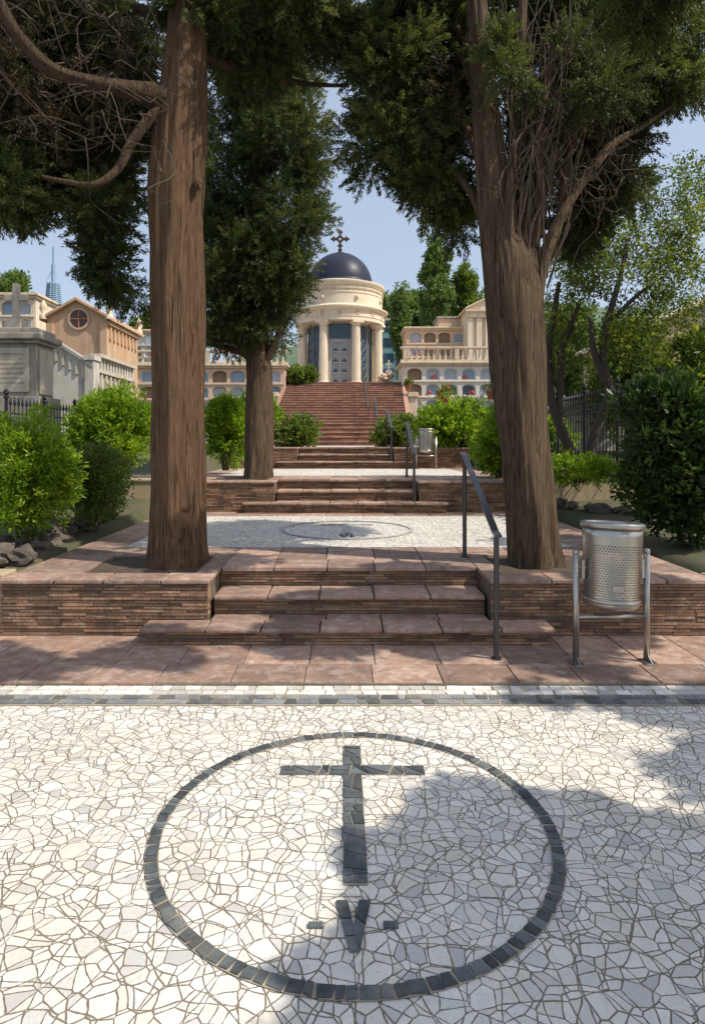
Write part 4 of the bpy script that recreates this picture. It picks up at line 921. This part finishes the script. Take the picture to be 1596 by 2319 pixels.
t=gable('funerary_chapel','pink-orange gabled funerary chapel with a round window at left',cx0,cx1,24,27.5,2.0,6.3,6.95,'ochre',cat='chapel',roof='ochre')
X=PX(180,24); Z=PZ(723,24)
m=MB(); V=[];Fc=[];n=32
for r,yy in ((.34,23.99),(.34,23.93),(.42,23.93),(.42,23.99)):
    V+=[(X+r*math.cos(2*math.pi*k/n),yy,Z+r*math.sin(2*math.pi*k/n)) for k in range(n)]
for q in range(3):
    for k in range(n): j=(k+1)%n; Fc.append((q*n+k,q*n+j,(q+1)*n+j,(q+1)*n+k))
m.add(V,Fc); w=m.build('round_window',M['ochre'],t)
m=MB(); m.add([(X+.34*math.cos(2*math.pi*k/n),23.97,Z+.34*math.sin(2*math.pi*k/n)) for k in range(n)],[tuple(range(n))]); m.build('pane',simple('dark_red_glass',(.07,.035,.03),.3),w)
m=MB(); m.box(X-.015,X+.015,23.93,23.965,Z-.33,Z+.33); m.box(X-.33,X-.016,23.935,23.965,Z-.015,Z+.015); m.box(X+.016,X+.33,23.935,23.965,Z-.015,Z+.015); m.build('glazing_bar',M['terra'],w)
for xx,yy in ((cx0-.1,23.9),(cx1+.1,23.9),(cx1+.1,27.4)):
    m=MB(); m.lathe([(.14,6.25),(.14,6.42),(.07,6.47),(.15,6.65),(.11,6.82),(.03,6.95),(0,7.0)],(xx,yy,0),12); m.build('urn_finial',M['creamd'],t,True)
for xx in (cx0+.12,cx1-.12):
    m=MB(); m.box(xx-.13,xx+.13,23.9,23.99,2.2,6.1); m.build('pilaster',M['ochre'],t)
x0,x1,y0,y1=PX(60,18),PX(205,18),18.0,21.6
t=thing('white_mausoleum','white plastered mausoleum with stained gable and balustraded side at left','mausoleum',((x0+x1)/2,18,1.2)); xm=(x0+x1)/2-.35
m=MB(); m.box(x0,x1,y0,y1,1.2,3.65); m.build('walls',M['white'],t)
m=MB(); m.prism_y([(x0,3.652),(x1,3.652),(x1,3.8),(xm,4.6),(x0,3.8)],y0,y0+.25); m.build('gable',M['white'],t)
m=MB(); sl=(4.6-3.8)/(x1-xm); m.prism_y([(x1+.1,3.8-.1*sl+.003),(xm,4.603),(xm,4.70),(x1+.1,3.9-.1*sl)][::-1],y0-.1,y0+.35); m.prism_y([(x0-.1,3.78),(xm-.001,4.603),(xm-.001,4.70),(x0-.1,3.88)],y0-.1,y0+.35); m.build('gable_coping',M['grey'],t)
for i in range(6):
    xa=xm+.08+i*(x1-xm-.1)/6; zt_=4.54-(xa-xm)*sl-.12
    m=MB(); m.box(xa,xa+.07,y0-.05,y0-.002,zt_-.32,zt_); m.build('corbel',M['lightstone'],t)
m=MB(); m.box(x1-.2,x1+.10,y0+.38,y1,3.652,3.76); m.box(x1-.2,x1+.16,y0+.38,y1,4.10,4.20); m.build('parapet_rail',M['lightstone'],t)
for i in range(13):
    ya=y0+.4+i*.25; m=MB(); m.box(x1-.05,x1+.06,ya,ya+.11,3.761,4.099); m.build('parapet_baluster',M['white'],t)
for i in range(9):
    ya=y0+.3+i*.36; m=MB(); m.prism_x([(ya,3.64),(ya+.12,3.64),(ya+.12,3.25),(ya+.06,3.15),(ya,3.25)][::-1],x1+.002,x1+.07); m.build('corbel',M['lightstone'],t)
m=MB(); m.box(x1-.12,x1+.13,y0-.08,y0+.34,1.2,3.95); m.box(x1-.16,x1+.17,y0-.12,y0+.37,3.952,4.08); m.build('corner_pier',M['white'],t)
t=gable('pedimented_mausoleum','cream pedimented mausoleum beside the right trunk',PX(1060,44),PX(1170,44),44,50,5,10.9,11.7,'cream')
for px in (1064,1084,1104,1130):
    X=PX(px,43.9); m=MB(); m.box(X-.18,X+.18,43.8,43.995,5,10.2); m.build('pilaster',M['cream'],t)
m=MB(); m.box(PX(1056,44),PX(1174,44),43.7,43.99,10.22,10.6); m.box(PX(1053,44),PX(1177,44),43.6,43.99,10.6,10.75); m.build('entablature',M['creamd'],t)
t=gable('peach_mausoleum','peach-coloured mausoleum behind the leafy trees at the right edge',PX(1480,17),PX(1720,17),17,22,1.5,4.7,5.4,'pink')
for px in (1490,1570):
    X=PX(px,17); m=MB(); m.box(X-.1,X+.1,16.9,16.995,1.5,4.4); m.build('pilaster',M['pink'],t)
t=gable('low_grey_mausoleum','low weathered mausoleum seen through the right iron fence',PX(1270,15),PX(1385,15),15,17,1.4,2.4,2.65,'white',roof='grey')
x0,x1=PX(-60,12),PX(84,12)
t=thing('pedestal_tomb','grey stone pedestal tomb with inscribed panels and a cross at the far left','tomb',((x0+x1)/2,12.35,1.2))
m=MB(); m.box(x0-.12,x1+.10,11.90,12.8,1.2,2.5); m.box(x0,x1,12,12.7,2.5,3.5); m.build('body',M['grey'],t,bevel=.02)
m=MB(); m.box(x0-.08,x1+.06,11.93,12.77,3.5,3.57); m.box(x0-.16,x1+.12,11.86,12.84,3.57,3.69); m.box(x0-.05,x1+.03,11.95,12.75,3.69,3.8); m.build('cornice',M['grey'],t,bevel=.02)
m=MB(); m.box(x0+.12,x1-.13,11.965,11.998,2.58,3.42); pn=m.build('inscribed_panel',M['lightstone'],t,bevel=.01)
m=MB(); m.box(x1+.002,x1+.03,12.08,12.62,2.55,3.42); m.build('inscribed_panel',M['lightstone'],t,bevel=.01)
for k in range(7):
    m=MB(); xx=x0+.2
    while xx<x1-.25:
        w=random.uniform(.02,.05); m.box(xx,xx+w,11.961,11.9645,3.28-k*.09,3.315-k*.09); xx+=w+.015
    m.build('carved_line',M['grey'],pn)
m=MB(); X=PX(38,12.35); m.box(X-.16,X+.16,12.2,12.5,3.8,4.0); m.box(X-.06,X+.06,12.3,12.4,4.0,4.72); m.box(X-.22,X-.06,12.3,12.4,4.38,4.5); m.box(X+.06,X+.22,12.3,12.4,4.38,4.5); m.build('cross',M['lightstone'],t,bevel=.015)
for px,py,d,lab in ((1092,915,30,'pale stone stele with pointed top among the right-hand graves'),(1003,955,22,'small white grave ledge under the red flower pot')):
    X=PX(px,d); Z=PZ(py,d); t=thing('grave_stele',lab,'grave',(X,d,Z-1)); m=MB(); m.box(X-.28,X+.28,d,d+.4,Z-1.2,Z); m.build('block',M['white'],t,bevel=.02); m=MB(); m.add([(X-.15,d+.05,Z),(X+.15,d+.05,Z),(X+.15,d+.35,Z),(X-.15,d+.35,Z),(X,d+.2,Z+.8)],[(0,1,4),(1,2,4),(2,3,4),(3,0,4)]); m.build('obelisk',M['white'],t)
def pot(px,py,d,lab,fm,s=1):
    X=PX(px,d); Z=PZ(py,d); t=thing('flower_pot',lab,'flower pot',(X,d,Z)); m=MB(); m.lathe([(0,0),(.14*s,0),(.2*s,.3*s),(.23*s,.3*s),(.23*s,.36*s),(.18*s,.36*s),(0,.3*s)],(X,d,Z),16); m.build('pot',M['terra'],t,True)
    C,D,T=crown([(X,d,Z+.5*s,.25*s,.25*s,.2*s)],14,.1*s,10,seed=int(px)); leaves('foliage',C,D,T,10,.1,.08,.03,.03,M['mid'],t,.7,3)
    m=MB()
    for i in range(14): q=C[i*9]; m.blob(tuple(q),(.05*s,)*3,1,.2)
    m.build('flowers',M[fm],t)
pot(1005,935,22,'large terracotta pot of red flowers right of the stairway','redflower',1.3)
pot(924,886,36,'small pot on the right stair pier','redflower',.9)
pot(1112,905,30,'small orange flower pot beside the pale stele','terra',1.2)
t=thing('teal_building','blue-green clad building glimpsed right of the rotunda','building',(PX(882,58),58,6)); m=MB(); m.box(PX(866,58),PX(895,58),58,62,5,PZ(727,58)); m.build('walls',M['teal'],t); m=MB(); m.box(PX(864,58),PX(897,58),57.8,62.2,PZ(727,58),PZ(722,58)); m.build('roof',M['white'],t)
for k in range(4):
    m=MB(); m.box(PX(869,58),PX(892,58),57.95,57.995,7.5+k*1.4,8.3+k*1.4); m.build('window_band',M['glass'],t)
t=thing('telecom_tower','slender hazy telecommunications tower on the left skyline','tower',(PX(122,400),400,25))
X=PX(122,400); m=MB(); m.tube([(X,400,20),(X,400,PZ(640,400))],2.0,12); m.build('mast',M['tower'],t)
m=MB(); z0,z1=PZ(690,400),PZ(642,400)
for k in range(11): zz=z0+(z1-z0)*k/11; m.lathe([(0,0),(5.2-.12*k,0),(5.2-.12*k,.7),(0,.7)],(X,400,zz),16)
for k in range(8): a=k*math.pi/4; m.tube([(X+5*math.cos(a),400+5*math.sin(a),z0),(X+4*math.cos(a),400+4*math.sin(a),z1)],.25,5)
m.build('platform_pod',M['tower'],t)
m=MB(); m.tube([(X,400,z1),(X,400,PZ(600,400))],1.4,8); m.tube([(X,400,PZ(600,400)),(X,400,PZ(560,400))],.8,6)
for s in(-1,1): m.tube([(X+s*5,400,z1),(X,400,PZ(605,400))],.15,4)
m.build('antenna',M['tower'],t)
V=[];Fc=[]; nx=120; ny=14
for j in range(ny+1):
    for i in range(nx+1):
        x=-260+520*i/nx; s=j/ny; top=float(np.interp(x,[-260,-120,-60,-10,20,45,100,260],[30,34,40,52,62,66,70,60]))
        h=8+(top-8)*math.sin(s*math.pi/2)+2.2*noise.noise(Vector((x*.12,j*.9,0)))+1.5*noise.noise(Vector((x*.4,j*2.0,3)))
        V.append((x,230+s*90,h))
for j in range(ny):
    for i in range(nx): k=j*(nx+1)+i; Fc.append((k,k+1,k+nx+2,k+nx+1))
m=MB(); m.add(V,Fc); tag(m.build('hills',M['hill'],smooth=True),'wooded hills on the skyline behind the rotunda','hills',kind='structure')
C,D,T=crown([(PX(915,260),262,PZ(690,262),22,12,5),(PX(1010,260),262,PZ(690,262),18,12,6),(PX(960,260),256,PZ(720,256),26,12,6)],260,2.2,10,up=.2,seed=50)
o=leaves('hill_woodland',C,D,T,10,1.0,1.6,1.0,.8,M['far'],None,.9,51); tag(o,'far wood covering the hill crest right of the rotunda','wood',kind='stuff')
def fartree(name,label,px,y0,y1,w,d,mt,nl,lr,ll,seed,up=.5):
    X=PX(px,d); zt=PZ(y0,d); zb=PZ(y1,d); t=tree(name,label,(X,d,zb)); m=MB(); m.tube([(X,d,zb-1.5),(X,d,zt-.5)],[.25,.05],8); m.build('trunk',M['darkbark'],t)
    W=w/2*d/F; h=zt-zb; E=[(X+random.uniform(-.15,.15)*W,d,zb+h*f,W*s,W*s,h*.17) for f,s in ((.15,.9),(.35,1),(.55,.85),(.72,.65),(.88,.38))]
    C,D,T=crown(E,nl,lr,14,up=up,inner=.3,seed=seed); leaves('foliage',C,D,T,12,.35,ll,ll*.5,.15,M[mt],t,.7,seed)
fartree('poplar_tree','tall light green tree left of the right cypress on the skyline',985,535,745,66,60,'far',110,.42,.30,61)
fartree('poplar_tree','narrow light green tree just right of the rotunda',907,655,800,30,55,'far',70,.32,.26,62)
fartree('round_tree','dark tree behind the upper right columbarium',1050,600,745,44,62,'mid',60,.5,.30,63)
fartree('round_tree','green tree behind the far left columbarium',30,630,730,90,42,'far',100,.4,.25,64)
fartree('round_tree','small green tree between the chapel and the left trunk',322,728,800,50,50,'far',50,.4,.25,65)
fartree('round_tree','dark tree behind the left trunk above the columbarium',350,700,800,34,48,'mid',50,.4,.25,66)
fartree('round_tree','leafy green tree above the right graves behind the leafy trees',1290,700,900,130,26,'far',80,.4,.2,67)
fartree('round_tree','bushy green tree filling the gap behind the right iron fence',1430,760,950,150,14,'loose',90,.25,.14,68)

m=MB()
for k in range(320):
    x=random.uniform(-3,3); y=random.choice((random.uniform(2,5),random.uniform(4.3,5.0),random.uniform(5.8,6.9)))
    z=.012 if y<4.26 else (.032 if y<5.01 else .504)
    if 5.01<y<5.8: continue
    a=random.uniform(0,6.28); s=random.uniform(.006,.015); m.add([(x,y,z),(x+s*math.cos(a),y+s*math.sin(a),z+.003),(x+s*1.5*math.cos(a+.5),y+s*1.5*math.sin(a+.5),z+.001)],[(0,1,2)])
tag(m.build('fallen_leaves',M['cypbrown']),'dry needles and leaf litter scattered on the paving','leaf litter',kind='stuff')

# ---------------------------------------------------------------- light, sky, camera
S=SD.normalized()
el=math.asin(S.z); az=math.atan2(S.x,S.y)
sl=bpy.data.lights.new('sun','SUN'); sl.energy=5.0; sl.angle=math.radians(.5); sl.color=(1,.92,.79)
so=bpy.data.objects.new('sun',sl); COL.objects.link(so); so.rotation_euler=S.to_track_quat('Z','Y').to_euler()
w=bpy.data.worlds.new('World'); scene.world=w; w.use_nodes=True; n=w.node_tree.nodes; l=w.node_tree.links
sk=n.new('ShaderNodeTexSky'); sk.sky_type='NISHITA'; sk.sun_disc=False; sk.sun_elevation=el; sk.sun_rotation=az; sk.air_density=1.0; sk.dust_density=2.5; sk.ozone_density=1.0
bg=n['Background']; bg.inputs[1].default_value=.15
l.new(mixc(n,l,.46,sk.outputs[0],(5.0,5.7,6.9)),bg.inputs[0])
cam=bpy.data.cameras.new('camera'); co=bpy.data.objects.new('camera',cam); COL.objects.link(co)
co.location=(0,0,H); co.rotation_euler=(math.radians(90),0,0); cam.sensor_width=36; cam.lens=F/2319*36; cam.shift_x=20/2319; cam.shift_y=-160/2319
cam.clip_start=.05; cam.clip_end=3000
scene.camera=co
scene.view_settings.view_transform='Standard'; scene.view_settings.look='None'; scene.view_settings.exposure=0
